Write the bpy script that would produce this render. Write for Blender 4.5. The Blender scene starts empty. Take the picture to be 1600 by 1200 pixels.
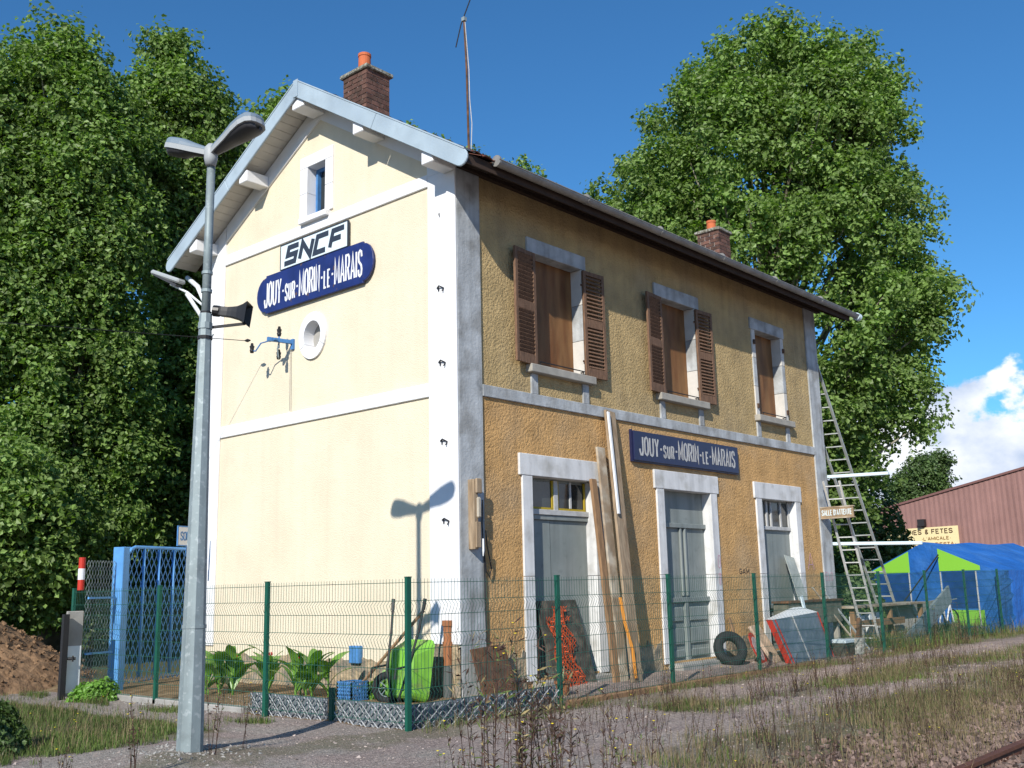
import bpy, math, random
import numpy as np
from mathutils import Vector, Matrix
random.seed(7); rng = np.random.default_rng(7)
scene = bpy.context.scene
col = scene.collection
# ---------------------------------------------------------------- camera
CAM = Vector((-9.7129, -9.5818, 1.1359)); yaw, pit, rol, fpx = 0.847, 0.1959, -0.0229, 1600.0205
cy_, sy_ = math.cos(yaw), math.sin(yaw)
F = Vector((sy_*math.cos(pit), cy_*math.cos(pit), math.sin(pit)))
R0 = Vector((cy_, -sy_, 0)); U0 = R0.cross(F)
c_, s_ = math.cos(rol), math.sin(rol)
Rt = c_*R0 + s_*U0; Up = -s_*R0 + c_*U0
cd = bpy.data.cameras.new('camera'); cam = bpy.data.objects.new('camera', cd); col.objects.link(cam)
M3 = Matrix((Rt, Up, -F)).transposed()
cam.matrix_world = Matrix.Translation(CAM) @ M3.to_4x4()
cd.sensor_width = 36; cd.lens = 36*fpx/1600; cd.clip_end = 3000; cd.clip_start = .05
scene.camera = cam
# ---------------------------------------------------------------- light
SUN = Vector((1, .43, -.685)).normalized()
sd = bpy.data.lights.new('sun', 'SUN'); sd.energy = 4.6; sd.angle = math.radians(.5); sd.color = (1, .95, .86)
so = bpy.data.objects.new('sun', sd); col.objects.link(so)
so.rotation_euler = (-SUN).to_track_quat('Z', 'Y').to_euler(); so.location = (-20, -10, 30)
world = bpy.data.worlds.new('World'); scene.world = world; world.use_nodes = True
nt = world.node_tree; N = nt.nodes; LK = nt.links
for n in list(N): N.remove(n)
sky = N.new('ShaderNodeTexSky'); sky.sky_type = 'NISHITA'; sky.sun_disc = False
sky.sun_elevation = math.asin(-SUN.z); sky.sun_rotation = math.atan2(-SUN.x, -SUN.y)
sky.air_density = 1.0; sky.dust_density = 0.15; sky.ozone_density = 2.0; sky.altitude = 300
bg = N.new('ShaderNodeBackground'); bg.inputs[1].default_value = .098
tc = N.new('ShaderNodeTexCoord'); sep = N.new('ShaderNodeSeparateXYZ'); LK.new(tc.outputs['Generated'], sep.inputs[0])
mp = N.new('ShaderNodeMapping'); mp.inputs['Scale'].default_value = (1, 1, 1.5); LK.new(tc.outputs['Generated'], mp.inputs[0])
mp.inputs['Location'].default_value = (2.2, .4, 0)
def wn(scale, det, rough):
    n = N.new('ShaderNodeTexNoise'); n.inputs['Scale'].default_value = scale; n.inputs['Detail'].default_value = det
    n.inputs['Roughness'].default_value = rough; LK.new(mp.outputs[0], n.inputs['Vector']); return n
n1 = wn(4.5, 12, .56); n2 = wn(19, 8, .55)
def wm(op, a, b, cl=False):
    m = N.new('ShaderNodeMath'); m.operation = op; m.use_clamp = cl
    for i, v in enumerate((a, b)):
        if isinstance(v, (int, float)): m.inputs[i].default_value = v
        else: LK.new(v, m.inputs[i])
    return m.outputs[0]
el = wm('MULTIPLY', sep.outputs[2], 1.9)
dens = wm('SUBTRACT', wm('ADD', wm('MULTIPLY', n1.outputs[0], 1.0), wm('MULTIPLY', n2.outputs[0], .10)), el)
mask = N.new('ShaderNodeMapRange'); mask.inputs[1].default_value = .272; mask.inputs[2].default_value = .308; mask.interpolation_type = 'SMOOTHSTEP'
LK.new(dens, mask.inputs[0])
mask_out = mask.outputs[0]
mpb = N.new('ShaderNodeMapping'); mpb.inputs['Location'].default_value = (2.2, .4, .035); mpb.inputs['Scale'].default_value = (1, 1, 1.5)
LK.new(tc.outputs['Generated'], mpb.inputs[0])
n3 = N.new('ShaderNodeTexNoise'); n3.inputs['Scale'].default_value = 13; n3.inputs['Detail'].default_value = 9; n3.inputs['Roughness'].default_value = .52; LK.new(mpb.outputs[0], n3.inputs['Vector'])
cr = N.new('ShaderNodeValToRGB'); cr.color_ramp.elements[0].position = .38; cr.color_ramp.elements[0].color = (4.6, 5.6, 7.4, 1)
cr.color_ramp.elements[1].position = .60; cr.color_ramp.elements[1].color = (8.9, 9.2, 9.8, 1); LK.new(n3.outputs[0], cr.inputs[0])
tint = N.new('ShaderNodeVectorMath'); tint.operation = 'MULTIPLY'; tint.inputs[1].default_value = (.40, .88, 1.22); LK.new(sky.outputs[0], tint.inputs[0])
mx = N.new('ShaderNodeMixRGB'); LK.new(mask_out, mx.inputs[0]); LK.new(tint.outputs[0], mx.inputs[1]); LK.new(cr.outputs[0], mx.inputs[2])
LK.new(mx.outputs[0], bg.inputs[0]); out = N.new('ShaderNodeOutputWorld'); LK.new(bg.outputs[0], out.inputs[0])
scene.view_settings.view_transform = 'Standard'; scene.view_settings.look = 'None'
scene.view_settings.exposure = 0.3; scene.view_settings.gamma = 1; scene.view_settings.use_curve_mapping = False
scene.render.engine = 'CYCLES'; scene.cycles.max_bounces = 6; scene.cycles.transparent_max_bounces = 8

# ---------------------------------------------------------------- helpers
def srgb(r, g, b):
    f = lambda c: (c/255/12.92) if c/255 <= .04045 else ((c/255+.055)/1.055)**2.4
    return (f(r), f(g), f(b), 1)
class MB:
    def __init__(s): s.v = []; s.f = []; s.m = []
    def add(s, vs, fs, mi=0):
        b = len(s.v); s.v += [tuple(v) for v in vs]; s.f += [tuple(b+i for i in f) for f in fs]; s.m += [mi]*len(fs); return s
    def box(s, x0, x1, y0, y1, z0, z1, mi=0, M=None):
        vs = [Vector((x, y, z)) for z in (z0, z1) for y in (y0, y1) for x in (x0, x1)]
        if M is not None: vs = [M @ v for v in vs]
        return s.add(vs, [(0, 2, 3, 1), (4, 5, 7, 6), (0, 1, 5, 4), (2, 6, 7, 3), (0, 4, 6, 2), (1, 3, 7, 5)], mi)
    def bar(s, a, b, w, h, up=(0, 0, 1), mi=0):
        a = Vector(a); b = Vector(b); d = (b-a).normalized(); up = Vector(up)
        if abs(d.dot(up)) > .98: up = Vector((0, 1, 0))
        r = d.cross(up).normalized(); u = r.cross(d)
        vs = [p + r*sx*w/2 + u*sz*h/2 for p in (a, b) for sz in (-1, 1) for sx in (-1, 1)]
        return s.add(vs, [(0, 1, 3, 2), (4, 6, 7, 5), (0, 4, 5, 1), (2, 3, 7, 6), (0, 2, 6, 4), (1, 5, 7, 3)], mi)
    def tube(s, pts, r, n=8, mi=0, cap=True, ph=0.):
        pts = [Vector(p) for p in pts]; rs = r if isinstance(r, (list, tuple)) else [r]*len(pts)
        vs = []; ref = None
        for i, p in enumerate(pts):
            d = (pts[min(i+1, len(pts)-1)]-pts[max(i-1, 0)])
            d = d.normalized() if d.length > 1e-9 else Vector((0, 0, 1))
            if ref is None: ref = Vector((1, 0, 0)) if abs(d.x) < .9 else Vector((0, 1, 0))
            a = d.cross(ref).normalized(); b = d.cross(a); ref = -b if False else ref
            for k in range(n):
                t = 2*math.pi*k/n+ph; vs.append(p+a*math.cos(t)*rs[i]+b*math.sin(t)*rs[i])
        fs = [(i*n+k, i*n+(k+1) % n, (i+1)*n+(k+1) % n, (i+1)*n+k) for i in range(len(pts)-1) for k in range(n)]
        if cap: fs += [tuple(range(n))[::-1], tuple(range((len(pts)-1)*n, len(pts)*n))]
        return s.add(vs, fs, mi)
    def prism(s, poly, o, ax, ay, an, t, mi=0):
        o = Vector(o); ax = Vector(ax); ay = Vector(ay); an = Vector(an); n = len(poly)
        vs = [o+ax*x+ay*y for x, y in poly]+[o+ax*x+ay*y+an*t for x, y in poly]
        fs = [tuple(range(n))[::-1], tuple(range(n, 2*n))]+[(i, (i+1) % n, n+(i+1) % n, n+i) for i in range(n)]
        return s.add(vs, fs, mi)
ORG = {}
def mesh(name, mb, smooth=False, fix=True):
    me = bpy.data.meshes.new(name); me.from_pydata(mb.v, [], mb.f)
    if fix:
        import bmesh
        bm = bmesh.new(); bm.from_mesh(me); bmesh.ops.recalc_face_normals(bm, faces=bm.faces); bm.to_mesh(me); bm.free()
    if any(mb.m): me.polygons.foreach_set('material_index', mb.m)
    if smooth: me.polygons.foreach_set('use_smooth', [True]*len(me.polygons))
    return me
def obj(name, mb, mats, parent=None, smooth=False, bevel=0, kind=None, loc=None, label=None, fix=True):
    org = ORG.get(parent, Vector((0, 0, 0))) if parent else Vector(loc or (0, 0, 0))
    if isinstance(mb, MB):
        mb.v = [tuple(Vector(v)-org) for v in mb.v]; me = mesh(name, mb, smooth, fix)
    else: me = mb
    for m in (mats if isinstance(mats, (list, tuple)) else [mats]):
        if m is not None: me.materials.append(m)
    o = bpy.data.objects.new(name, me); col.objects.link(o)
    if parent: o.parent = parent
    else: o.location = org
    ORG[o] = org
    if bevel:
        b = o.modifiers.new('bevel', 'BEVEL'); b.width = bevel; b.segments = 1; b.limit_method = 'ANGLE'
    if kind: o['kind'] = kind
    if label: o['label'] = label
    return o
def thing(name, label, cat, loc=(0, 0, 0), group=None):
    o = bpy.data.objects.new(name, None); col.objects.link(o); o.location = loc; ORG[o] = Vector(loc)
    o.empty_display_size = .1; tag(o, label, cat, group); return o
def tag(o, label, cat, group=None):
    o['label'] = label; o['category'] = cat
    if group: o['group'] = group
    return o
def inst(me, name, parent, loc, rot=(0, 0, 0), sc=(1, 1, 1)):
    o = bpy.data.objects.new(name, me); col.objects.link(o); o.parent = parent
    o.location = Vector(loc)-ORG[parent]; o.rotation_euler = rot; o.scale = sc; return o
MC = {}
def mat(name, c, rough=.8, var=0., vs=3., bump=0., bs=60., bd=.01, metal=0., c2=None, c2s=1.5, c2t=(.5, .6), spec=.3, island=0., trans=0., stretch=None, streak=0., vor=0.):
    if name in MC: return MC[name]
    m = bpy.data.materials.new(name); MC[name] = m; m.use_nodes = True; nt = m.node_tree; n = nt.nodes; L = nt.links
    b = n['Principled BSDF']; b.inputs['Roughness'].default_value = rough; b.inputs['Metallic'].default_value = metal
    b.inputs['Specular IOR Level'].default_value = spec
    geo = n.new('ShaderNodeNewGeometry'); vec = geo.outputs['Position']
    if stretch:
        mpn = n.new('ShaderNodeMapping'); mpn.inputs['Scale'].default_value = stretch; L.new(vec, mpn.inputs[0]); vecs = mpn.outputs[0]
    else: vecs = vec
    def noise(sc, det=5, v=None):
        q = n.new('ShaderNodeTexNoise'); q.inputs['Scale'].default_value = sc; q.inputs['Detail'].default_value = det; L.new(v or vecs, q.inputs['Vector']); return q.outputs[0]
    colr = n.new('ShaderNodeRGB'); colr.outputs[0].default_value = c; cur = colr.outputs[0]
    if c2:
        mr = n.new('ShaderNodeMapRange'); mr.inputs[1].default_value, mr.inputs[2].default_value = c2t; L.new(noise(c2s, 7), mr.inputs[0])
        x = n.new('ShaderNodeMixRGB'); L.new(mr.outputs[0], x.inputs[0]); L.new(cur, x.inputs[1]); x.inputs[2].default_value = c2; cur = x.outputs[0]
    fac = None
    if var:
        mr = n.new('ShaderNodeMapRange'); mr.inputs[1].default_value = .3; mr.inputs[2].default_value = .7
        mr.inputs[3].default_value = 1-var; mr.inputs[4].default_value = 1+var; L.new(noise(vs, 8), mr.inputs[0]); fac = mr.outputs[0]
    if island:
        mr = n.new('ShaderNodeMapRange'); mr.inputs[3].default_value = 1-island; mr.inputs[4].default_value = 1+island
        L.new(geo.outputs['Random Per Island'], mr.inputs[0])
        if fac:
            q = n.new('ShaderNodeMath'); q.operation = 'MULTIPLY'; L.new(fac, q.inputs[0]); L.new(mr.outputs[0], q.inputs[1]); fac = q.outputs[0]
        else: fac = mr.outputs[0]
    if fac:
        x = n.new('ShaderNodeVectorMath'); x.operation = 'SCALE'; L.new(cur, x.inputs[0]); L.new(fac, x.inputs['Scale']); cur = x.outputs[0]
    if streak:
        mpk = n.new('ShaderNodeMapping'); mpk.inputs['Scale'].default_value = (7, 7, .45); L.new(vec, mpk.inputs[0])
        q = noise(1.0, 6, mpk.outputs[0]); mr = n.new('ShaderNodeMapRange'); mr.inputs[1].default_value = .46; mr.inputs[2].default_value = .72; mr.inputs[3].default_value = 1; mr.inputs[4].default_value = 1-streak; L.new(q, mr.inputs[0])
        q2 = noise(5.5, 9, vec); mr2 = n.new('ShaderNodeMapRange'); mr2.inputs[1].default_value = .60; mr2.inputs[2].default_value = .70; mr2.inputs[3].default_value = 1; mr2.inputs[4].default_value = 1-streak*.7; L.new(q2, mr2.inputs[0])
        mm = n.new('ShaderNodeMath'); mm.operation = 'MULTIPLY'; L.new(mr.outputs[0], mm.inputs[0]); L.new(mr2.outputs[0], mm.inputs[1])
        x = n.new('ShaderNodeVectorMath'); x.operation = 'SCALE'; L.new(cur, x.inputs[0]); L.new(mm.outputs[0], x.inputs['Scale']); cur = x.outputs[0]
    L.new(cur, b.inputs['Base Color'])
    if bump:
        bp = n.new('ShaderNodeBump'); bp.inputs['Strength'].default_value = bump; bp.inputs['Distance'].default_value = bd
        hsrc = noise(bs, 4, vec)
        if vor:
            vn = n.new('ShaderNodeTexVoronoi'); vn.feature = 'SMOOTH_F1'; vn.inputs['Scale'].default_value = vor; vn.inputs['Randomness'].default_value = 1
            wv = n.new('ShaderNodeVectorMath'); wv.operation = 'ADD'; nzz = n.new('ShaderNodeTexNoise'); nzz.inputs['Scale'].default_value = vor*.6; L.new(vec, nzz.inputs['Vector'])
            sc_ = n.new('ShaderNodeVectorMath'); sc_.operation = 'SCALE'; sc_.inputs['Scale'].default_value = .06; L.new(nzz.outputs['Color'], sc_.inputs[0]); L.new(vec, wv.inputs[0]); L.new(sc_.outputs[0], wv.inputs[1]); L.new(wv.outputs[0], vn.inputs['Vector'])
            q9 = n.new('ShaderNodeMath'); q9.operation = 'SUBTRACT'; L.new(hsrc, q9.inputs[0]); L.new(vn.outputs['Distance'], q9.inputs[1])
            q8 = n.new('ShaderNodeMath'); q8.operation = 'MULTIPLY'; L.new(q9.outputs[0], q8.inputs[0]); L.new(noise(7, 4, vec), q8.inputs[1]); hsrc = q8.outputs[0]
        L.new(hsrc, bp.inputs['Height']); L.new(bp.outputs[0], b.inputs['Normal'])
    if trans:
        t = n.new('ShaderNodeBsdfTranslucent'); ms = n.new('ShaderNodeMixShader'); ms.inputs[0].default_value = trans
        x = n.new('ShaderNodeMixRGB'); x.blend_type = 'MULTIPLY'; x.inputs[0].default_value = 1; L.new(cur, x.inputs[1]); x.inputs[2].default_value = (1.3, 1.6, .5, 1)
        L.new(x.outputs[0], t.inputs[0]); L.new(b.outputs[0], ms.inputs[1]); L.new(t.outputs[0], ms.inputs[2])
        L.new(ms.outputs[0], n['Material Output'].inputs[0])
    return m
def objvar(m, amt, hue=.0):   # per-object brightness variation for pieces that share a mesh
    nt = m.node_tree; n = nt.nodes; L = nt.links; b = n['Principled BSDF']; src = b.inputs['Base Color'].links[0].from_socket
    oi = n.new('ShaderNodeObjectInfo'); mr = n.new('ShaderNodeMapRange'); mr.inputs[3].default_value = 1-amt; mr.inputs[4].default_value = 1+amt
    L.new(oi.outputs['Random'], mr.inputs[0]); x = n.new('ShaderNodeVectorMath'); x.operation = 'SCALE'; L.new(src, x.inputs[0]); L.new(mr.outputs[0], x.inputs['Scale'])
    L.new(x.outputs[0], b.inputs['Base Color']); return m
# palette
m_cream = mat('cream_render', (.735, .648, .490, 1), .9, .045, 1.3, .6, 75, .018, c2=(.70, .61, .455, 1), c2s=.8, c2t=(.5, .75), streak=.045)
m_ochre = mat('ochre_render', (.58, .345, .14, 1), .92, .14, 2.6, 1., 70, .034, c2=(.47, .31, .16, 1), c2s=1.1, c2t=(.45, .68), streak=.14, vor=26)
m_olive = mat('olive_render', (.49, .355, .17, 1), .92, .14, 2.5, 1., 70, .038, c2=(.40, .30, .165, 1), c2s=.9, c2t=(.45, .7), streak=.14, vor=26)
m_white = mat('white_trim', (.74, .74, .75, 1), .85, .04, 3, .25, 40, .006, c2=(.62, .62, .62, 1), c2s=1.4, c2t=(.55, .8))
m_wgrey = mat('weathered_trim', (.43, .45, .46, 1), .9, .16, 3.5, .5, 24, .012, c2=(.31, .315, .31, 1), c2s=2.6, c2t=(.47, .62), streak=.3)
m_dtrim = mat('door_trim', (.66, .66, .655, 1), .88, .08, 4, .3, 40, .006, c2=(.46, .45, .42, 1), c2s=3, c2t=(.52, .72), streak=.22)
m_sill = mat('sill_stone', (.34, .32, .28, 1), .9, .15, 6, .4, 50, .006)
m_stone = mat('bare_footing_stone', (.36, .28, .18, 1), .95, .35, 9, .9, 22, .03, c2=(.22, .19, .15, 1), c2s=5, c2t=(.45, .6))
m_soff = mat('soffit_paint', (.52, .49, .44, 1), .8, .06, 6)
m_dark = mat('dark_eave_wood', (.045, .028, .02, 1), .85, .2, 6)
m_zinc = mat('pale_zinc', (.36, .44, .50, 1), .55, .1, 5, c2=(.30, .37, .43, 1), c2s=2.5, c2t=(.45, .65), bump=.1, bs=30)
m_gut = mat('gutter_zinc', (.30, .29, .27, 1), .5, .2, 6, metal=.35)
m_tile = objvar(mat('roof_tile', (.16, .062, .038, 1), .9, .35, 8, .5, 60), .3)
m_brick = objvar(mat('chimney_brick', (.13, .068, .052, 1), .9, .35, 9, .6, 70, c2=(.10, .06, .045, 1), c2s=7, c2t=(.5, .6)), .4)
m_mortar = mat('mortar', (.50, .47, .44, 1), .95, .6, 16, .5, 60)
m_cap = mat('mossy_cap', (.17, .16, .12, 1), .95, .5, 22, .8, 40, c2=(.34, .34, .30, 1), c2s=24, c2t=(.5, .6))
m_pot = mat('terracotta_pot', (.50, .13, .05, 1), .75, .1, 9)
m_door = mat('door_paint', (.215, .245, .235, 1), .6, .08, 3, .1, 20, c2=(.26, .28, .265, 1), c2s=1.3, c2t=(.4, .7), streak=.25)
m_shut = mat('brown_shutter', (.165, .095, .058, 1), .75, .3, 8, .2, 60, stretch=(4, 4, 1))
m_ply = mat('plywood', (.20, .10, .038, 1), .6, .32, 1.8, .1, 40, c2=(.15, .06, .02, 1), c2s=1.4, c2t=(.4, .65), stretch=(3, 3, .7))
m_iron = mat('black_iron', (.02, .02, .022, 1), .6)
m_glass = mat('dark_glass', (.03, .035, .035, 1), .12, .5, 3, spec=.6)
m_blue = mat('blue_paint', (.07, .21, .46, 1), .5, .2, 9, streak=.25)
m_enam = mat('enamel_blue', (.016, .026, .13, 1), .3, .2, 5, spec=.5, c2=(.10, .06, .05, 1), c2s=9, c2t=(.66, .69))
m_enam2 = mat('enamel_navy', (.012, .016, .06, 1), .35, .1, 5, spec=.5)
m_letter = mat('letter_white', (.72, .73, .74, 1), .5)
m_letterg = mat('letter_worn', (.45, .45, .44, 1), .6, .15, 9)
m_plate = mat('plate_pale', (.58, .68, .72, 1), .45)
m_ink = mat('dark_ink', (.03, .04, .06, 1), .5)
m_galv = mat('galvanised', (.25, .30, .31, 1), .55, .12, 5, metal=.2, c2=(.36, .41, .42, 1), c2s=22, c2t=(.56, .66), bump=.1, bs=30, streak=.25)
m_lamp = mat('lamp_shell', (.17, .22, .27, 1), .45, .1, 6)
m_lampb = mat('lamp_under', (.045, .045, .05, 1), .5)
m_lampr = mat('lamp_rim', (.34, .36, .37, 1), .5)
m_green = mat('green_post', (.008, .085, .055, 1), .45, .1, 7)
m_wire = mat('green_wire', (.03, .11, .08, 1), .5)
m_plank = mat('old_plank', (.32, .24, .16, 1), .9, .25, 7, .3, 40, stretch=(4, 4, .6), c2=(.22, .15, .09, 1), c2s=3, c2t=(.45, .7))
m_plankw = mat('painted_plank', (.44, .39, .31, 1), .85, .2, 6, .3, 40, c2=(.29, .22, .15, 1), c2s=3.2, c2t=(.42, .56))
m_plankb = mat('brown_plank', (.25, .15, .08, 1), .9, .25, 7, .3, 40, stretch=(4, 4, .6))
m_rust = mat('rusty_brown', (.13, .065, .035, 1), .9, .4, 8, .5, 50, c2=(.08, .05, .035, 1), c2s=5, c2t=(.45, .6))
m_dkp = mat('dark_panel', (.055, .048, .04, 1), .8, .5, 7, .5, 40, c2=(.10, .085, .065, 1), c2s=6, c2t=(.5, .6))
m_rub = mat('rubber', (.02, .02, .022, 1), .8, .3, 15)
m_lime = mat('lime_plastic', (.19, .45, .05, 1), .55, .15, 5, c2=(.20, .30, .08, 1), c2s=6, c2t=(.52, .66), streak=.3)
m_alu = mat('aluminium', (.42, .44, .43, 1), .45, .15, 9, metal=.3)
m_tube = mat('pale_tube', (.62, .74, .80, 1), .4)
m_tent = mat('tent_blue', (.018, .115, .40, 1), .55, .18, 1.4, .8, 2.2, .12, c2=(.04, .15, .42, 1), c2s=1.2, c2t=(.45, .7))
m_tentd = mat('tent_window', (.012, .05, .20, 1), .3, .3, 4)
m_tentg = mat('tent_green', (.22, .52, .05, 1), .55)
m_shed = mat('shed_cladding', (.30, .165, .145, 1), .6, .12, .6, streak=.15)
m_conc = mat('concrete', (.30, .29, .27, 1), .95, .2, 3, .4, 30)
m_yel = mat('sign_cream', (.80, .66, .36, 1), .6)
m_earth = mat('bare_earth', (.22, .135, .075, 1), .95, .3, 3, 1., 7, .06, c2=(.15, .09, .05, 1), c2s=4, c2t=(.45, .65))
m_leaf = mat('leaf', (.165, .25, .064, 1), .5, .22, .5, spec=.4, island=.42, trans=.36)
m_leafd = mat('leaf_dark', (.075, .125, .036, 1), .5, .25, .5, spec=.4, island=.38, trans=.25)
m_bark = mat('plane_bark', (.16, .14, .10, 1), .9, .4, 4, .6, 20, c2=(.30, .28, .22, 1), c2s=3, c2t=(.5, .58))
m_canna = mat('canna_leaf', (.15, .30, .045, 1), .4, .2, 6, spec=.5, trans=.2)
m_red = mat('red_flower', (.55, .02, .02, 1), .6)
m_yflo = mat('yellow_flower', (.70, .55, .02, 1), .6)
m_stem = mat('dry_stem', (.075, .042, .03, 1), .85, island=.5)
m_stemt = mat('straw_stem', (.24, .19, .09, 1), .9, island=.4)
m_grass = mat('grass_blade', (.085, .125, .03, 1), .7, .3, 1.0, island=.45, trans=.15)
m_grassd = mat('dry_grass', (.18, .14, .075, 1), .8, .3, 1.2, island=.4)
m_orng = mat('orange_net', (.48, .075, .02, 1), .7, .4, 8)
m_peb = mat('pebble', (.30, .25, .225, 1), .95, island=.5)
m_balst = mat('ballast_stone', (.17, .12, .10, 1), .95, .3, 5, .5, 50, island=.6)
m_rail = mat('rusty_rail', (.12, .05, .03, 1), .7, .3, 9)
m_white2 = mat('white_sheet', (.66, .70, .72, 1), .6, .1, 4)
m_blgrey = mat('blue_grey_sheet', (.15, .19, .23, 1), .45, .15, 3, metal=.2, c2=(.22, .25, .28, 1), c2s=5, c2t=(.5, .65))
m_redp = mat('red_paint', (.50, .035, .02, 1), .5)
m_blk = mat('black_plastic', (.018, .018, .02, 1), .4)
m_clay = mat('clay_pipe', (.30, .12, .05, 1), .7, .15, 9)

# ---------------------------------------------------------------- stroke lettering
GL = {'J': [[(.55, 1), (.55, .2), (.42, 0), (.15, 0), (.02, .2), (.02, .32)]],
 'O': [[(.3, 1), (.08, .92), (0, .7), (0, .3), (.08, .08), (.3, 0), (.5, .08), (.58, .3), (.58, .7), (.5, .92), (.3, 1)]],
 'U': [[(0, 1), (0, .25), (.1, .05), (.3, 0), (.48, .05), (.58, .25), (.58, 1)]],
 'Y': [[(0, 1), (.3, .48), (.6, 1)], [(.3, .5), (.3, 0)]],
 'S': [[(.57, .75), (.5, .95), (.3, 1), (.08, .93), (.02, .75), (.1, .58), (.48, .42), (.57, .25), (.5, .06), (.28, 0), (.08, .06), (.01, .26)]],
 'R': [[(0, 0), (0, 1), (.4, 1), (.55, .9), (.57, .7), (.5, .54), (.36, .48), (.02, .48)], [(.34, .46), (.58, 0)]],
 'M': [[(0, 0), (0, 1), (.36, .2), (.72, 1), (.72, 0)]], 'I': [[(0, 0), (0, 1)]],
 'N': [[(0, 0), (0, 1), (.55, 0), (.55, 1)]], 'L': [[(0, 1), (0, 0), (.48, 0)]],
 'E': [[(.5, 1), (0, 1), (0, 0), (.5, 0)], [(.02, .52), (.42, .52)]],
 'A': [[(0, 0), (.3, 1), (.6, 0)], [(.1, .3), (.5, .3)]], '-': [[(.04, .45), (.3, .45)]],
 'C': [[(.55, .75), (.48, .95), (.28, 1), (.08, .94), (0, .7), (0, .3), (.08, .06), (.28, 0), (.48, .05), (.55, .25)]],
 'F': [[(0, 0), (0, 1), (.52, 1)], [(.02, .52), (.42, .52)]], 'T': [[(0, 1), (.56, 1)], [(.28, .98), (.28, 0)]],
 'G': [[(.55, .8), (.4, 1), (.1, .95), (0, .7), (0, .3), (.1, .05), (.4, 0), (.55, .2), (.55, .45), (.3, .45)]],
 'D': [[(0, 0), (0, 1), (.35, 1), (.55, .75), (.55, .25), (.35, 0), (0, 0)]],
 '&': [[(.5, 0), (.1, .75), (.2, 1), (.4, .95), (.4, .75), (.05, .3), (.15, 0), (.35, .05), (.5, .35)]], '*': [[(.1, .4), (.22, .4)]],
 "'": [[(.05, 1), (.05, .75)]], ' ': []}
def ribbon(mb, pts, w, P, mi=0, t=.004):
    n = len(pts); closed = (pts[0] == pts[-1]); L = []; Rr = []
    pts = [Vector((p[0], p[1])) for p in pts]
    for i in range(n):
        a = (pts[i]-pts[i-1]).normalized() if i else ((pts[-1]-pts[-2]).normalized() if closed else (pts[1]-pts[0]).normalized())
        b = (pts[i+1]-pts[i]).normalized() if i < n-1 else ((pts[1]-pts[0]).normalized() if closed else a)
        na = Vector((-a.y, a.x)); nb = Vector((-b.y, b.x)); m = (na+nb)
        m = m.normalized() if m.length > 1e-6 else na
        k = min(1/max(m.dot(na), .35), 2.2); L.append(pts[i]+m*k*w/2); Rr.append(pts[i]-m*k*w/2)
    vs = [P(q.x, q.y, 0) for q in L]+[P(q.x, q.y, 0) for q in Rr]+[P(q.x, q.y, t) for q in L]+[P(q.x, q.y, t) for q in Rr]
    fs = []
    for i in range(n-1):
        fs += [(2*n+i, 2*n+i+1, 3*n+i+1, 3*n+i), (i, i+1, 2*n+i+1, 2*n+i), (n+i, 3*n+i, 3*n+i+1, n+i+1)]
    fs += [(0, 2*n, 3*n, n), (n-1, 2*n-1, 4*n-1, 3*n-1)]
    mb.add(vs, fs, mi)
def layout(txt, gap=.26):
    x = 0; res = []
    for ch in txt:
        small = ch.islower(); g = GL[ch.upper()]; s = .68 if small else 1.
        ws = max([p[0] for st in g for p in st], default=.35)
        res.append((g, x, s)); x += ws*(s*.95)+gap*(1 if ch != ' ' else .5)
    return res, x-gap
def text_parts(txt, parent, m, O, ax, ay, an, W, H, wt, gap=.26, base=0, t=.004, shear=0, joined=False):
    """letters laid over a width W and height H; one mesh per letter"""
    lay, tw = layout(txt, gap); O = Vector(O); ax = Vector(ax); ay = Vector(ay); an = Vector(an); sx = (W-wt)/tw; allmb = MB()
    for g, x0, s in lay:
        if not g: continue
        mb = allmb if joined else MB()
        for k, st in enumerate(g):
            off = (1-s)*.0
            pts = [((x0+p[0]*s)*sx+wt/2+shear*(p[1]*s*H), wt/2+(p[1]*s+off)*(H-wt)) for p in st]
            ribbon(mb, pts, wt*(.85 if s < 1 else 1), lambda a, b, c, k=k: O+ax*a+ay*b+an*(c+(k*.0006 if c else 0)), t=t)
        if not joined: obj('letter', mb, m, parent)
    if joined: obj('lettering', allmb, m, parent)

# ---------------------------------------------------------------- ground
def sm(a, b, x): t = np.clip((x-a)/(b-a), 0, 1); return t*t*(3-2*t)
def gz(x, y):
    x = np.asarray(x, float); y = np.asarray(y, float)
    z = -.29 - .16*sm(-4.6, -5.9, y) + .05*sm(-1.2, -.2, y)*sm(-2.3, -1.6, x)
    z = z + .09*np.exp(-(((x+4.6)**2+(y+1.2)**2)/.8)) + .012*np.sin(x*2.3+y)*np.sin(y*3.1-x*.7) + .008*np.sin(x*7+1)*np.sin(y*6.3)
    return z
gzf = lambda x, y: float(gz(x, y))
def grid_ground():
    xs = np.concatenate([np.linspace(-400, -12, 14), np.arange(-11.7, 14, .14), np.linspace(14.3, 40, 60), np.linspace(44, 900, 20)])
    ys = np.concatenate([np.linspace(-400, -12, 14), np.arange(-11.7, 10, .14), np.linspace(10.4, 40, 50), np.linspace(44, 900, 20)])
    X, Y = np.meshgrid(xs, ys, indexing='ij'); Z = gz(X, Y)
    n, m = X.shape; me = bpy.data.meshes.new('ground'); idx = np.arange(n*m).reshape(n, m)
    q = np.stack([idx[:-1, :-1], idx[1:, :-1], idx[1:, 1:], idx[:-1, 1:]], -1).reshape(-1, 4)
    arr_mesh(me, np.stack([X, Y, Z], -1).reshape(-1, 3), q, True)
    return me
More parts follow.
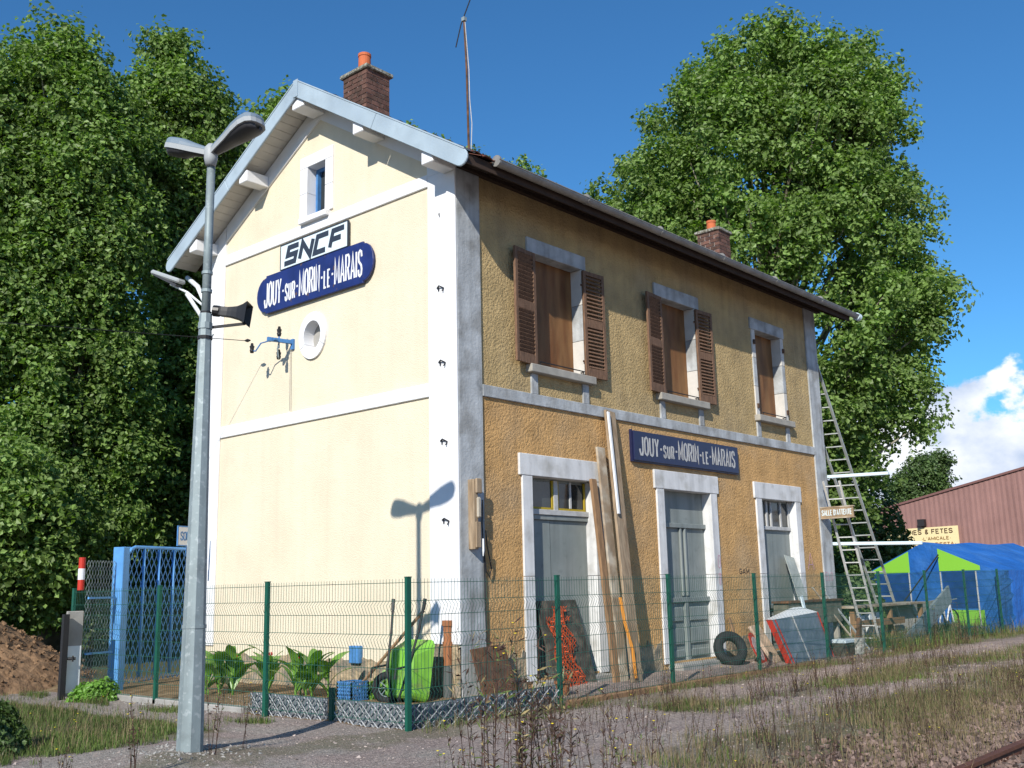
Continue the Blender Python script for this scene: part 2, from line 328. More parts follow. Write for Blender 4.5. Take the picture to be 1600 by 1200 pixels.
def arr_mesh(me, V, Q, smooth=False):
    me.vertices.add(len(V)); me.vertices.foreach_set('co', V.astype(np.float32).ravel())
    k = Q.shape[1]; me.loops.add(Q.size); me.loops.foreach_set('vertex_index', Q.astype(np.int32).ravel())
    me.polygons.add(len(Q)); me.polygons.foreach_set('loop_start', np.arange(0, Q.size, k, dtype=np.int32))
    try: me.polygons.foreach_set('loop_total', np.full(len(Q), k, np.int32))
    except Exception: pass
    me.polygons.foreach_set('use_smooth', np.full(len(Q), smooth)); me.update(); me.validate()
def ground_mat():
    m = bpy.data.materials.new('gravel_ground'); m.use_nodes = True; nt = m.node_tree; n = nt.nodes; L = nt.links; b = n['Principled BSDF']
    b.inputs['Roughness'].default_value = .95; b.inputs['Specular IOR Level'].default_value = .15
    geo = n.new('ShaderNodeNewGeometry'); P = geo.outputs['Position']; sp = n.new('ShaderNodeSeparateXYZ'); L.new(P, sp.inputs[0])
    def noise(s, d=6, r=.6):
        q = n.new('ShaderNodeTexNoise'); q.inputs['Scale'].default_value = s; q.inputs['Detail'].default_value = d; q.inputs['Roughness'].default_value = r; L.new(P, q.inputs['Vector']); return q.outputs[0]
    def mr(v, a, b_, c=0, d=1):
        q = n.new('ShaderNodeMapRange'); q.inputs[1].default_value = a; q.inputs[2].default_value = b_; q.inputs[3].default_value = c; q.inputs[4].default_value = d; L.new(v, q.inputs[0]); return q.outputs[0]
    def mix(f, a, c):
        q = n.new('ShaderNodeMixRGB')
        L.new(f, q.inputs[0])
        for i, v in ((1, a), (2, c)):
            if isinstance(v, tuple): q.inputs[i].default_value = v
            else: L.new(v, q.inputs[i])
        return q.outputs[0]
    def mth(op, a, c):
        q = n.new('ShaderNodeMath'); q.operation = op
        for i, v in enumerate((a, c)):
            if isinstance(v, (int, float)): q.inputs[i].default_value = v
            else: L.new(v, q.inputs[i])
        return q.outputs[0]
    vo = n.new('ShaderNodeTexVoronoi'); vo.inputs['Scale'].default_value = 55; L.new(P, vo.inputs['Vector'])
    hsv = n.new('ShaderNodeSeparateColor'); L.new(vo.outputs['Color'], hsv.inputs[0])
    base = mix(mr(sp.outputs[0], -4, 6), (.25, .225, .20, 1), (.35, .265, .22, 1))
    base = mix(mr(noise(1.1), .42, .62), base, (.25, .20, .18, 1))
    g = n.new('ShaderNodeVectorMath'); g.operation = 'SCALE'; L.new(base, g.inputs[0]); L.new(mr(hsv.outputs[0], 0, 1, .62, 1.45), g.inputs['Scale'])
    base = g.outputs[0]
    soil = mix(mr(noise(9), .4, .6), (.12, .10, .055, 1), (.085, .095, .035, 1))
    # grass strip on the left, the fence foot, the middle strip and the track edge; ground turns to earth behind the fence
    nx = mth('MULTIPLY', mth('SUBTRACT', noise(1.3, 6), .5), 2.2)
    yy = mth('ADD', sp.outputs[1], nx); xx = mth('ADD', sp.outputs[0], nx)
    def band(v, a, b_, c, d): return mth('MULTIPLY', mr(v, a, b_), mr(v, c, d, 1, 0))
    left = mth('MULTIPLY', mr(xx, -2.9, -2.5, 1, 0), mr(yy, .1, .5))
    pathl = band(mth('ADD', sp.outputs[0], mth('MULTIPLY', mth('SUBTRACT', noise(3), .5), .5)), -3.35, -3.2, -2.65, -2.5)
    left = mth('MULTIPLY', left, mth('SUBTRACT', 1, pathl))
    mid = mth('MULTIPLY', band(mth('ADD', yy, mth('MULTIPLY', sp.outputs[0], .06)), -3.4, -3.0, -2.75, -2.35), mr(sp.outputs[0], 0, 2))
    edge = band(yy, -6.4, -5.8, -4.5, -4.1); foot = band(yy, -2.0, -1.7, -1.3, -1.1)
    edge = mth('MULTIPLY', edge, mr(sp.outputs[0], -2.5, -1))
    back = mth('MAXIMUM', mr(sp.outputs[1], 7, 8), mr(sp.outputs[0], 12, 14))
    back = mth('MULTIPLY', back, mr(sp.outputs[1], -1.6, -1.2))
    bed = mth('MULTIPLY', band(sp.outputs[0], -2.25, -2.2, .1, .2), mr(sp.outputs[1], -1.45, -1.3))
    base = mix(bed, base, mix(mr(noise(6), .4, .6), (.15, .095, .05, 1), (.27, .19, .11, 1)))
    tot = mth('MINIMUM', mth('MAXIMUM', mth('MAXIMUM', mth('MULTIPLY', left, .9), mth('MULTIPLY', mid, .6)), mth('MAXIMUM', mth('MULTIPLY', edge, .8), mth('MAXIMUM', mth('MULTIPLY', foot, .5), back))), 1)
    c = mix(tot, base, soil)
    L.new(c, b.inputs['Base Color'])
    bp = n.new('ShaderNodeBump'); bp.inputs['Strength'].default_value = .8; bp.inputs['Distance'].default_value = .012
    L.new(mth('ADD', vo.outputs['Distance'], noise(25)), bp.inputs['Height']); L.new(bp.outputs[0], b.inputs['Normal'])
    return m
g = bpy.data.objects.new('ground', grid_ground()); col.objects.link(g); g.data.materials.append(ground_mat()); g['kind'] = 'structure'

# ---------------------------------------------------------------- the station house
LX, WY = 11.34, 6.2; RIDGE_Y, RIDGE_Z, SLA, SLB = 3.1, 9.22, .628, .575
roofz = lambda y: RIDGE_Z-(SLA if y < RIDGE_Y else SLB)*abs(y-RIDGE_Y)     # top of the roof deck
house = thing('station_house', 'two-storey cream and ochre railway station house with boarded upper windows', 'station house')
def wall_rects(xs, zs, holes, P):
    mb = MB()
    for i in range(len(xs)-1):
        for j in range(len(zs)-1):
            cx, cz = (xs[i]+xs[i+1])/2, (zs[j]+zs[j+1])/2
            if any(a < cx < b and c < cz < d for a, b, c, d in holes): continue
            mb.add([P(xs[i], zs[j]), P(xs[i+1], zs[j]), P(xs[i+1], zs[j+1]), P(xs[i], zs[j+1])], [(0, 1, 2, 3)])
    return mb
doors = [(1.53, 2.99), (4.95, 6.45), (8.35, 9.75)]
wins = [(1.70, 2.86), (5.13, 6.24), (8.53, 9.61)]
yw = .03
def facade(z0, z1, holes, name, m):
    xs = sorted({0.03, LX-.03}|{h[0] for h in holes}|{h[1] for h in holes}); zs = sorted({z0, z1}|{h[2] for h in holes}|{h[3] for h in holes})
    mb = wall_rects(xs, zs, holes, lambda x, z: (x, yw, z)); return obj(name, mb, m, house, fix=False)
DZ = 2.71
facade(-.35, 3.85, [(a-.02, b+.02, -.12, DZ+.02) for a, b in doors], 'lower_front_wall', m_ochre)
facade(3.85, 7.2, [(a-.02, b+.02, 4.34, 6.13) for a, b in wins], 'upper_front_wall', m_olive)
# gable wall with a slot window and a round window
sw = (2.93, 3.40, 7.14, 8.01); RW = (3.20, 5.12, .26)
mb = MB(); xg = .03
def gq(y0, y1, za0, zb0, za1, zb1): mb.add([(xg, y0, za0), (xg, y1, zb0), (xg, y1, zb1), (xg, y0, za1)], [(0, 1, 2, 3)])
top = lambda y: roofz(y)-.1
for a, b, lo in ((.03, sw[0], None), (sw[0], sw[1], 'w'), (sw[1], WY-.03, None)):
    ys = [a, b] if not (a < RIDGE_Y < b) else [a, RIDGE_Y, b]
    for p, q in zip(ys, ys[1:]):
        if lo: gq(p, q, 5.6, 5.6, sw[2], sw[2]); gq(p, q, sw[3], sw[3], top(p), top(q))
        else: gq(p, q, 5.6, 5.6, top(p), top(q))
gq(.03, WY-.03, -.35, -.35, 4.6, 4.6); s5 = .5
gq(.03, RW[0]-s5, 4.6, 4.6, 5.6, 5.6); gq(RW[0]+s5, WY-.03, 4.6, 4.6, 5.6, 5.6)
sq = []; ci = []
for k in range(32):
    t = 2*math.pi*k/32; c, s = math.cos(t), math.sin(t); q = max(abs(c), abs(s))
    sq.append((xg, RW[0]+c/q*s5, 5.1+s/q*.5)); ci.append((xg, RW[0]+c*RW[2], RW[1]+s*RW[2]*1.12))
mb.add(sq+ci, [(k, (k+1) % 32, 32+(k+1) % 32, 32+k) for k in range(32)])
obj('gable_wall', mb, m_cream, house, fix=False)
# other walls: back and far gable
mb = MB(); mb.box(LX-.3, LX, .05, WY, -.35, 7.2).box(.2, LX-.3, WY-.3, WY, -.35, 7.2)
mb.prism([(0.05, 7.2), (WY, 7.2), (RIDGE_Y, top(RIDGE_Y))], (LX-.3, 0, 0), (0, 1, 0), (0, 0, 1), (1, 0, 0), .3)
obj('rear_wall', mb, m_olive, house)
# pilasters, bands
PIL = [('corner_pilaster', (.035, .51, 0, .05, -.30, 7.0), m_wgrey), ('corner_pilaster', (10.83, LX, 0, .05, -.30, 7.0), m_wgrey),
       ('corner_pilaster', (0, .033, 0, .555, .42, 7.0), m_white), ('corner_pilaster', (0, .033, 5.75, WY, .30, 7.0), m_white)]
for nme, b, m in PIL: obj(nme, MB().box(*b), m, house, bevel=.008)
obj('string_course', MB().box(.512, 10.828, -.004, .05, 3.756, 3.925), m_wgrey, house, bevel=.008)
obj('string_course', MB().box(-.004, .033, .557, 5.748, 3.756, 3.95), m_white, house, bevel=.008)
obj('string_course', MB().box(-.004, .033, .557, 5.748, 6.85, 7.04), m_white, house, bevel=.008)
for s in (-1, 1):   # raking bands under the soffit
    y0 = RIDGE_Y; y1 = RIDGE_Y+s*2.62
    zz = lambda y: roofz(y)-.12
    mb = MB().prism([(y0, zz(y0)), (y1, zz(y1)), (y1, max(zz(y1)-.30, 7.042)), (y0, zz(y0)-.34)], (-.002-(.001 if s > 0 else 0), 0, 0), (0, 1, 0), (0, 0, 1), (1, 0, 0), .034)
    obj('raking_band', mb, m_white, house)
for (a, b) in ((0, .557), (5.748, WY)):
    mb = MB().prism([(a, 7.0), (b, 7.0), (b, roofz(b)-.12), (a, roofz(a)-.12)], (0, 0, 0), (0, 1, 0), (0, 0, 1), (1, 0, 0), .032); obj('pilaster_head', mb, m_white, house)
obj('pilaster_head', MB().box(.035, .51, 0, .05, 7.0, 7.25), m_wgrey, house)
# worn footing: bare stone at the wall foot, irregular top edge
def footing(P, L, n, zt, amp):
    mb = MB(); pts = [(0, -.35)]+[(L*i/n, zt+amp*.45*(math.sin(i*.9)+.6*math.sin(i*2.3+1)+.5*(random.random()-.5))) for i in range(n+1)]+[(L, -.35)]
    vs = [P(a, b, 0) for a, b in pts]+[P(a, b, .03) for a, b in pts]; N_ = len(pts)
    mb.add(vs, [tuple(range(N_, 2*N_))]+[(i, i+1, N_+i+1, N_+i) for i in range(N_-1)]); return mb
obj('footing', footing(lambda a, b, t: (xg-.003-t*.5, .557+a, b), 5.19, 60, .18, .06), m_stone, house)
obj('footing', footing(lambda a, b, t: (-.0-t*.3+.004, a, b), .56, 12, .40, .05), m_stone, house)
obj('footing', footing(lambda a, b, t: (.512+a, yw-.003-t*.5, b), .80, 24, .22, .12), m_stone, house)
obj('footing', footing(lambda a, b, t: (3.22+a, yw-.003-t*.5, b), 1.45, 30, .18, .12), m_stone, house)
obj('footing', footing(lambda a, b, t: (6.65+a, yw-.003-t*.5, b), 1.40, 30, .15, .1), m_stone, house)
# doors
def surround(part_parent, a, b, z0, z1, wj, lint_h, over, rec, m, sill=False):
    l0, l1 = a-wj, b+wj
    obj('lintel', MB().box(l0-over, l1+over, -.006, rec+.02, z1, z1+lint_h), m, house, bevel=.008)
    for s, (p, q) in enumerate(((l0, a), (b, l1))):
        h = (z1-z0); n = 2; 
        for k in range(n):
            obj('jamb_block', MB().box(p, q, 0, rec+.02, z0+h*k/n+(.003 if k else 0), z0+h*(k+1)/n-.003), m, house, bevel=.006)
REC = .19
for i, (a, b) in enumerate(doors):
    surround(house, a, b, -.15, DZ, .22, .315, .06, REC, m_dtrim)
    d = obj('door', MB().box(a, b, REC, REC+.05, -.15, DZ), m_door, house, label=['wide grey door boarded flat under a two-pane light', 'tall grey door with double moulding strips and lower panels', 'grey door with small panes, behind the leaning sheets'][i])
    y = REC
    if i == 0:
        obj('frame_rail', MB().box(a, b, y-.05, y+.001, 2.10, 2.17), m_door, d, bevel=.005)
        obj('frame_rail', MB().box(a, b, y-.07, y+.001, 2.172, 2.25), m_letterg, d, bevel=.005)
        for p, q in ((a+.05, a+.62), (a+.78, b-.06)):
            obj('pane', MB().box(p, q, y-.012, y+.002, 2.25, DZ-.05), m_glass, d)
            fr = MB(); w = .035
            fr.box(p-w, p, y-.03, y, 2.25, DZ-.02).box(q, q+w, y-.03, y, 2.25, DZ-.02)
            fr.box(p, q, y-.03, y, 2.252, 2.285); obj('sash', fr, mat('yellow_sash', (.38, .27, .02, 1), .7), d)
        obj('glazing_post', MB().box(a+.655, a+.745, y-.045, y, 2.25, DZ-.02), m_letterg, d)
        obj('glazing_post', MB().box(a+1.05, a+1.09, y-.03, y-.0125, 2.29, DZ-.02), m_letterg, d)
        obj('boarding', MB().box(a+.01, a+.56, y-.018, y-.001, -.13, 2.09), m_door, d); obj('boarding', MB().box(a+.575, b-.01, y-.012, y-.001, -.13, 2.09), m_door, d)
    elif i == 1:
        obj('frame_rail', MB().box(a, b, y-.05, y+.001, 2.08, 2.16), m_door, d, bevel=.006)
        for q in (a+.66, a+.80): obj('moulding', MB().box(q, q+.055, y-.04, y+.001, .92, 2.08), m_door, d, bevel=.01)
        obj('frame_rail', MB().box(a, b, y-.055, y+.001, .82, .90), m_door, d, bevel=.006)
        for p, q in ((a+.08, a+.64), (a+.86, b-.08)):
            for z0, z1 in ((.50, .74), (.12, .40), (-.1, .04)): obj('panel', MB().box(p, q, y-.03, y+.001, z0, z1), m_door, d, bevel=.015)
        obj('mid_stile', MB().box(a+.70, a+.80, y-.045, y+.001, -.14, .81), m_door, d)
    else:
        obj('frame_rail', MB().box(a, b, y-.05, y+.001, 2.13, 2.20), m_letterg, d, bevel=.005)
        obj('pane', MB().box(a+.05, b-.05, y-.012, y+.002, 2.22, DZ-.04), m_glass, d)
        for q in (a+.02, a+.42, a+.60, a+1.0, b-.06): obj('glazing_post', MB().box(q, q+.05, y-.04, y-.0125, 2.2, DZ-.02), m_letterg, d)
        obj('frame_rail', MB().box(a, b, y-.05, y+.001, .62, .70), m_door, d, bevel=.006)
        for p, q in ((a+.08, a+.6), (a+.75, b-.08)): obj('panel', MB().box(p, q, y-.03, y+.001, 0, .52), m_door, d, bevel=.015)
obj('doorstep', MB().box(4.85, 6.55, -.25, REC, -.33, -.152), m_conc, house, bevel=.01)
obj('doorstep', MB().box(8.3, 9.8, -.2, REC, -.33, -.152), m_conc, house, bevel=.01)
obj('doorstep', MB().box(1.45, 3.05, -.2, REC, -.33, -.152), m_conc, house, bevel=.01)
# upper windows
WR = .215
slat_me = mesh('slat', MB().box(-.19, .19, -.006, .006, -.032, .032)); slat_me.materials.append(m_shut)
for i, (a, b) in enumerate(wins):
    z0, z1 = 4.36, 6.11
    x0, x1 = ((1.54, 2.98), (4.95, 6.41), (8.353, 9.774))[i]
    obj('lintel', MB().box(x0, x1, -.006, .1, z1, 6.345), m_wgrey, house, bevel=.008)
    for p, q in ((a-.13, a), (b, b+.13)):
        for k in range(3):
            h = (z1-z0)/3
            obj('jamb_block', MB().box(p, q, 0.004, WR+.02, z0+h*k+(.003 if k else 0), z0+h*(k+1)-.003), m_wgrey if k % 2 else mat('pale_reveal', (.56, .54, .50, 1), .9, .1, 5), house, bevel=.004)
    obj('reveal_head', MB().box(a, b, .1, WR+.02, z1, z1+.1), m_wgrey, house)
    w = obj('window_boarding', MB().box(a, b, WR, WR+.02, z0, z1), m_ply, house)
    obj('sill', MB().box(x0-.06+(.05 if i == 2 else 0), x1+.07, -.09, .1, 4.235, 4.358), m_sill, house, bevel=.01)
    obj('reveal_sill', MB().box(a, b, .1, WR+.02, 4.235, 4.359), m_sill, house)
    for q in (x0+.03, x1-.17): obj('apron_block', MB().box(q, q+.15, .0, .05, 3.926, 4.234), m_wgrey, house, bevel=.006)
    # low iron guard bar
    t = MB(); t.bar((a+.02, -.04, 4.42), (b-.06, -.04, 4.42), .02, .012).bar((b-.06, -.04, 4.42), (b-.02, .06, 4.42), .02, .012).bar((b-.08, -.04, 4.36), (b-.08, -.04, 4.42), .012, .012).bar((a+.04, -.04, 4.36), (a+.04, -.04, 4.42), .012, .012)
    obj('guard_bar', t, m_iron, house)
    if i < 2:
        for s, hx in ((-1, a-.03), (1, b-.01)):
            ang = .09 if s < 0 else -.05; wd = .52
            org = Vector((hx, -.03, 0)); dx = Vector((s*math.cos(ang), -abs(math.sin(ang)), 0)); nz = Vector((0, 0, 1)); nn = Vector((-dx.y*s, dx.x*s, 0))*-1
            MX = Matrix((dx, nn, nz)).transposed().to_4x4(); MX.translation = org
            fr = MB(); H0, H1 = 4.35, 6.09; st = .065
            fr.box(0, st, -.02, .02, H0, H1, M=MX).box(wd-st, wd, -.02, .02, H0, H1, M=MX)
            fr.box(st, wd-st, -.019, .019, H0, H0+.15, M=MX).box(st, wd-st, -.019, .019, H1-.07, H1, M=MX).box(st, wd-st, -.019, .019, 5.16, 5.30, M=MX)
            sh = obj('shutter', fr, m_shut, house, bevel=.004)
            for lo, hi in ((H0+.15, 5.16), (5.30, H1-.07)):
                nS = 11; 
                for k in range(nS):
                    o = inst(slat_me, 'slat', sh, MX @ Vector((wd/2, 0, lo+(k+.5)*(hi-lo)/nS)))
                    o.rotation_euler = (Matrix((dx, nn, nz)).transposed() @ Matrix.Rotation(math.radians(-38), 3, 'X')).to_euler()
            for hz in (4.6, 5.85): obj('hinge', MB().bar(MX @ Vector((-.03, -.022, hz)), MX @ Vector((.12, -.022, hz)), .006, .03), m_rust, sh)
    else:
        for q in (a-.10, b+.06):
            for hz in (4.5, 5.8): obj('hinge', MB().box(q, q+.05, -.03, .003, hz, hz+.09), m_rust, house)
    for q in (b+.085,): 
        pass
# gable slot window
a, b, z0, z1 = sw
for y0, y1, za, zb in ((a-.19, a, z0-.02, z1), (b, b+.19, z0-.02, z1)):
    for k in range(2):
        h = (zb-za)/2; obj('jamb_block', MB().box(-.003, .26, y0, y1, za+h*k+.002, za+h*(k+1)-.002), m_white, house, bevel=.005)
obj('lintel', MB().box(-.004, .26, a-.19, b+.19, z1, z1+.20), m_white, house, bevel=.006)
obj('sill', MB().box(-.08, .26, a-.12, b+.12, z0-.12, z0-.021), m_white, house, bevel=.01)
w = obj('slot_window', MB().box(.22, .25, a, b, z0-.02, z1), m_glass, house)
fr = MB().box(.18, .219, a, a+.05, z0-.02, z1).box(.18, .219, b-.09, b, z0-.02, z1).box(.18, .219, a+.05, b-.09, z1-.06, z1).box(.18, .219, a+.05, b-.09, z0-.02, z0+.03)
obj('frame', fr, m_blue, w); obj('casement', MB().box(.15, .178, b-.09, b-.04, z0-.01, z1-.1), m_blue, w)
# round window
def ring(cx0, cx1, y, z, r0, r1, k0, k1, n=6, e=1.12):
    mb = MB(); 
    P = []
    for k in range(n+1):
        t = k0+(k1-k0)*k/n; P.append((math.cos(t), math.sin(t)))
    vs = []
    for x in (cx0, cx1):
        for r in (r0, r1): vs += [(x, y+c*r, z+s*r*e) for c, s in P]
    N1 = n+1; fs = []
    for k in range(n):
        fs += [(k, k+1, N1+k+1, N1+k), (2*N1+k, 3*N1+k, 3*N1+k+1, 2*N1+k+1), (k, 2*N1+k, 2*N1+k+1, k+1), (N1+k, N1+k+1, 3*N1+k+1, 3*N1+k)]
    fs += [(0, N1, 3*N1, 2*N1), (n, 2*N1+n, 3*N1+n, N1+n)]
    return mb.add(vs, fs)
for k in range(3):
    g0 = math.radians(90+120*k+1); obj('surround_stone', ring(-.008, .2, RW[0], RW[1], .215, .34, g0, g0+math.radians(118), 12), m_white, house)
mb = MB(); 
obj('round_pane', MB().add([(.19, RW[0]+math.cos(t)*.22, RW[1]+math.sin(t)*.25) for t in np.linspace(0, 2*math.pi, 25)[:-1]], [tuple(range(24))]), m_conc, house)
# roof deck, soffits, fascia
XO0, XO1 = -.45, LX+.42
EY = .62
for s in (-1, 1):
    ye = RIDGE_Y+s*(RIDGE_Y+EY if s < 0 else RIDGE_Y+EY)
    mb = MB().prism([(RIDGE_Y, RIDGE_Z), (ye, roofz(ye)), (ye, roofz(ye)-.06), (RIDGE_Y, RIDGE_Z-.06)], (XO0+.02, 0, 0), (0, 1, 0), (0, 0, 1), (1, 0, 0), XO1-XO0-.04)
    obj('roof', mb, m_dark, house)
roof = [o for o in house.children if o.name.startswith('roof')][0]
nb = 26; bw = (RIDGE_Y+EY)/nb
for s in (-1, 1):   # boarded gable soffit: each board runs from wall to verge
    for k in range(nb):
        ya, yb = RIDGE_Y+s*(k*bw+.004), RIDGE_Y+s*((k+1)*bw-.004)
        mb = MB().prism([(ya, roofz(ya)-.065), (yb, roofz(yb)-.065), (yb, roofz(yb)-.095), (ya, roofz(ya)-.095)], (XO0+.02, 0, 0), (0, 1, 0), (0, 0, 1), (1, 0, 0), .5)
        obj('soffit_board', mb, m_soff, house)
# zinc bargeboards with rounded feet
for s in (-1, 1):
    SL = SLA if s < 0 else SLB; cs = 1/math.hypot(1, SL)
    Lr = (RIDGE_Y+EY)/cs+.10; h = .245; d = Vector((0, s*cs, -SL*cs)); u = Vector((0, s*SL*cs, cs)); O = Vector((XO0, RIDGE_Y, RIDGE_Z+.05)); n_ = 2
    cut = Lr*.52
    A = [(0, 0), (cut-.004, 0), (cut-.004, -h), (h*SL, -h)]
    B = [(cut+.004, 0), (Lr-.06, 0)]+[(Lr-.06+.13*math.sin(t), -.1225+.1225*math.cos(t)) for t in np.linspace(.25, math.pi, 9)]+[(cut+.004, -h)]
    for poly in (A, B): obj('bargeboard', MB().prism(poly, O, d, u, (-1, 0, 0), .035), m_zinc, house, bevel=.008)
    obj('verge_capping', MB().prism([(0, 0), (Lr-.05, 0), (Lr-.05, .02), (0, .02)], O+Vector((-.04, 0, .002)), d, u, (1, 0, 0), .22), m_zinc, house)
obj('ridge_flashing', MB().box(XO0-.045, XO0-.037, RIDGE_Y-.06, RIDGE_Y+.06, RIDGE_Z-.235, RIDGE_Z+.06), m_zinc, house)
# purlin ends
def purlin(y, rot=0, h=.20, w=.23):
    z = roofz(y)-.10-.09
    M_ = Matrix.Translation((0, y, z)) @ Matrix.Rotation(rot, 4, 'X')
    mb = MB().box(-.44, .0, -w/2, w/2, -h, 0, M=M_); return obj('purlin_end', mb, m_white, house, bevel=.01)
purlin(RIDGE_Y, 0, .22, .3)
aa = 0
for k in (1, 2): purlin(RIDGE_Y-1.5*k, aa*.0); purlin(RIDGE_Y+1.5*k, 0)
# tiles: three front courses by the eave as single tiles, the rest joined
def tile_mb(mb, x, s, r, jit):
    SL = SLA if s < 0 else SLB; cs = 1/math.hypot(1, SL)
    p0 = (RIDGE_Y+EY+.05)/cs-r*.30; d = Vector((0, s*cs, -SL*cs)); u = Vector((0, s*SL*cs, cs)); O = Vector((x, RIDGE_Y, RIDGE_Z+.006+jit))
    pts = []
    for dist, lift in ((p0-.34, .0), (p0, .045)):
        for k in range(5):
            a_ = k/4; pts.append(O+Vector((a_*.215, 0, 0))+d*dist+u*(lift+.03*math.sin(math.pi*a_)))
    n5 = 5; fs = [(k, k+1, n5+k+1, n5+k) for k in range(4)]; low = [p-u*.016 for p in pts[5:]]
    mb.add(pts+low, fs+[(5+k, 6+k, 11+k, 10+k) for k in range(4)]); return mb
nt_ = int((XO1-XO0-.1)/.22)
rest = MB()
for s in (-1, 1):
    for r in range(14):
        for k in range(nt_):
            x = XO0+.08+k*.22; j = random.uniform(-.006, .008)
            if r > 11 and False: continue
            if s < 0 and r < 3:
                me = tile_mb(MB(), x, s, r, j); o = obj('tile', me, m_tile, roof, fix=False)
            else: tile_mb(rest, x, s, r, j)
o = obj('tile_field', rest, m_tile, roof, fix=False, kind='stuff')
rt = MB()
for k in range(28): rt.tube([(XO0+.3+k*.42, RIDGE_Y, RIDGE_Z-.03), (XO0+.3+k*.42+.44, RIDGE_Y, RIDGE_Z-.02)], [.075, .085], 10)
obj('ridge_tiles', rt, m_tile, roof, smooth=False)
# dark eave: rafters feet under front overhang
for k in range(24):
    x = .1+k*.5
    if x > LX+.3: break
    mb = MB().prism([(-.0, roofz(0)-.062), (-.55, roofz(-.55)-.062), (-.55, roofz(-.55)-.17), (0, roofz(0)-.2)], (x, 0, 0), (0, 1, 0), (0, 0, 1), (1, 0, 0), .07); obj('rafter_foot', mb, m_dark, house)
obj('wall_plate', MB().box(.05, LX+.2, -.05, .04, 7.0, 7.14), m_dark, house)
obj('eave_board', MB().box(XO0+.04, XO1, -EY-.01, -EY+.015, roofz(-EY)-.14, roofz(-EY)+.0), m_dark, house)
# gutter: half round with joints
def gutter(y, x0, x1, z):
    mb = MB(); n = 8; R = .075
    for dr, sgn in ((0, 1), (.006, -1)):
        vs = []
        for x in (x0, x1):
            vs += [(x, y+(R-dr)*math.cos(t), z+(R-dr)*math.sin(t)) for t in np.linspace(math.pi, 2*math.pi, n+1)]
        mb.add(vs, [(k, k+1, n+2+k, n+1+k) for k in range(n)])
    mb.tube([(x0, y-R, z), (x1, y-R, z)], .011, 6); return mb
gy = -EY-.09; GZ = roofz(-EY)+.015
gu = obj('gutter', gutter(gy, .1, LX+.62, GZ), m_gut, house, fix=False)
for k in range(6): obj('gutter_joint', MB().tube([(.1+k*2.0+x_, gy, GZ-.0) for x_ in (0, .03)], .082, 12), m_gut, gu)
obj('gutter_outlet', MB().tube([(LX+.60, gy, GZ-.02), (LX+.72, gy-.01, GZ-.03)], .085, 14), m_tube, gu)
# chimneys
def chimney(x0, x1, y0, y1, zb, zt, pz, label):
    ch = obj('chimney', MB().box(x0+.006, x1-.006, y0+.006, y1-.006, zb, zt), m_mortar, house, label=label)
    n = int((zt-zb)/.088); ph = (zt-zb)/n; L0 = .245
    me = {}
    def brick(ax, o, ln, sgn):
        key = (ax, round(ln, 3), sgn)
        if key not in me:
            mb = MB().box(0, ln, 0, .012, 0, ph-.015) if ax == 'x' else MB().box(0, .012, 0, ln, 0, ph-.015)
            me[key] = mesh('brick', mb); me[key].materials.append(m_brick)
        inst(me[key], 'brick', ch, o)
    for r in range(n):
        z = zb+r*ph+.005
        for ax, (a_, b_) in (('x', (x0, x1)), ('y', (y0, y1))):
            w_ = b_-a_; off = (L0/2+.005) if (r+(ax == 'y')) % 2 else 0
            cuts = [0]+[c for c in np.arange(off if off else L0, w_-.06, L0)]+[w_]
            for p, q in zip(cuts, cuts[1:]):
                ln = round(q-p-.014, 3)
                j = random.uniform(0, .005)
                if ax == 'x': brick('x', (a_+p, y0-.006-j, z), ln, 0)
                else: brick('y', (x0-.006-j, a_+p, z), ln, 0)
    obj('cap_slab', MB().box(x0-.05, x1+.05, y0-.05, y1+.05, zt, zt+.075), m_cap, ch, bevel=.015)
    cx, cy = (x0+x1)/2-.03, (y0+y1)/2+.02
    obj('chimney_pot', MB().tube([(cx, cy, zt+.07), (cx, cy, pz-.05), (cx, cy, pz-.05), (cx, cy, pz)], [.115, .105, .115, .115], 20), m_pot, ch, smooth=False)
chimney(.75, 1.27, 2.8, 3.42, 8.6, 9.86, 10.32, 'brown brick chimney with orange pot near the gable')
chimney(10.5, 11.02, 1.78, 2.35, 7.9, 9.18, 9.52, 'brick chimney with thick mossy cap at the far end')
# anchors on the white pilaster
for (y, z) in ((.30, 5.26), (.28, 4.19), (.26, 3.09), (.24, 2.02)):
    t = MB().tube([(-.01, y+.06, z+.02), (-.035, y, z+.04), (-.01, y-.07, z-.0), (-.03, y-.06, z-.05)], .010, 5).tube([(-.01, y+.03, z-.03), (-.03, y+.01, z+.04)], .009, 5)
    obj('wall_anchor', t, m_iron, house)
obj('wall_anchor', MB().tube([(-.008, .33, 6.36), (-.02, .29, 6.38), (-.008, .30, 6.32)], .004, 5), m_iron, house)
# downpipe left of the gable
dp = obj('downpipe', MB().tube([(-.05, WY+.10, -.25), (-.05, WY+.10, 6.3), (-.1, WY+.25, 6.6), (-.1, WY+.62, 6.85)], .045, 10), m_white2, house, smooth=True)
for z in (1.2, 2.7, 4.2, 5.7): obj('pipe_clip', MB().tube([(-.05, WY+.10, z), (-.05, WY+.10, z+.04)], .053, 10), m_galv, dp)

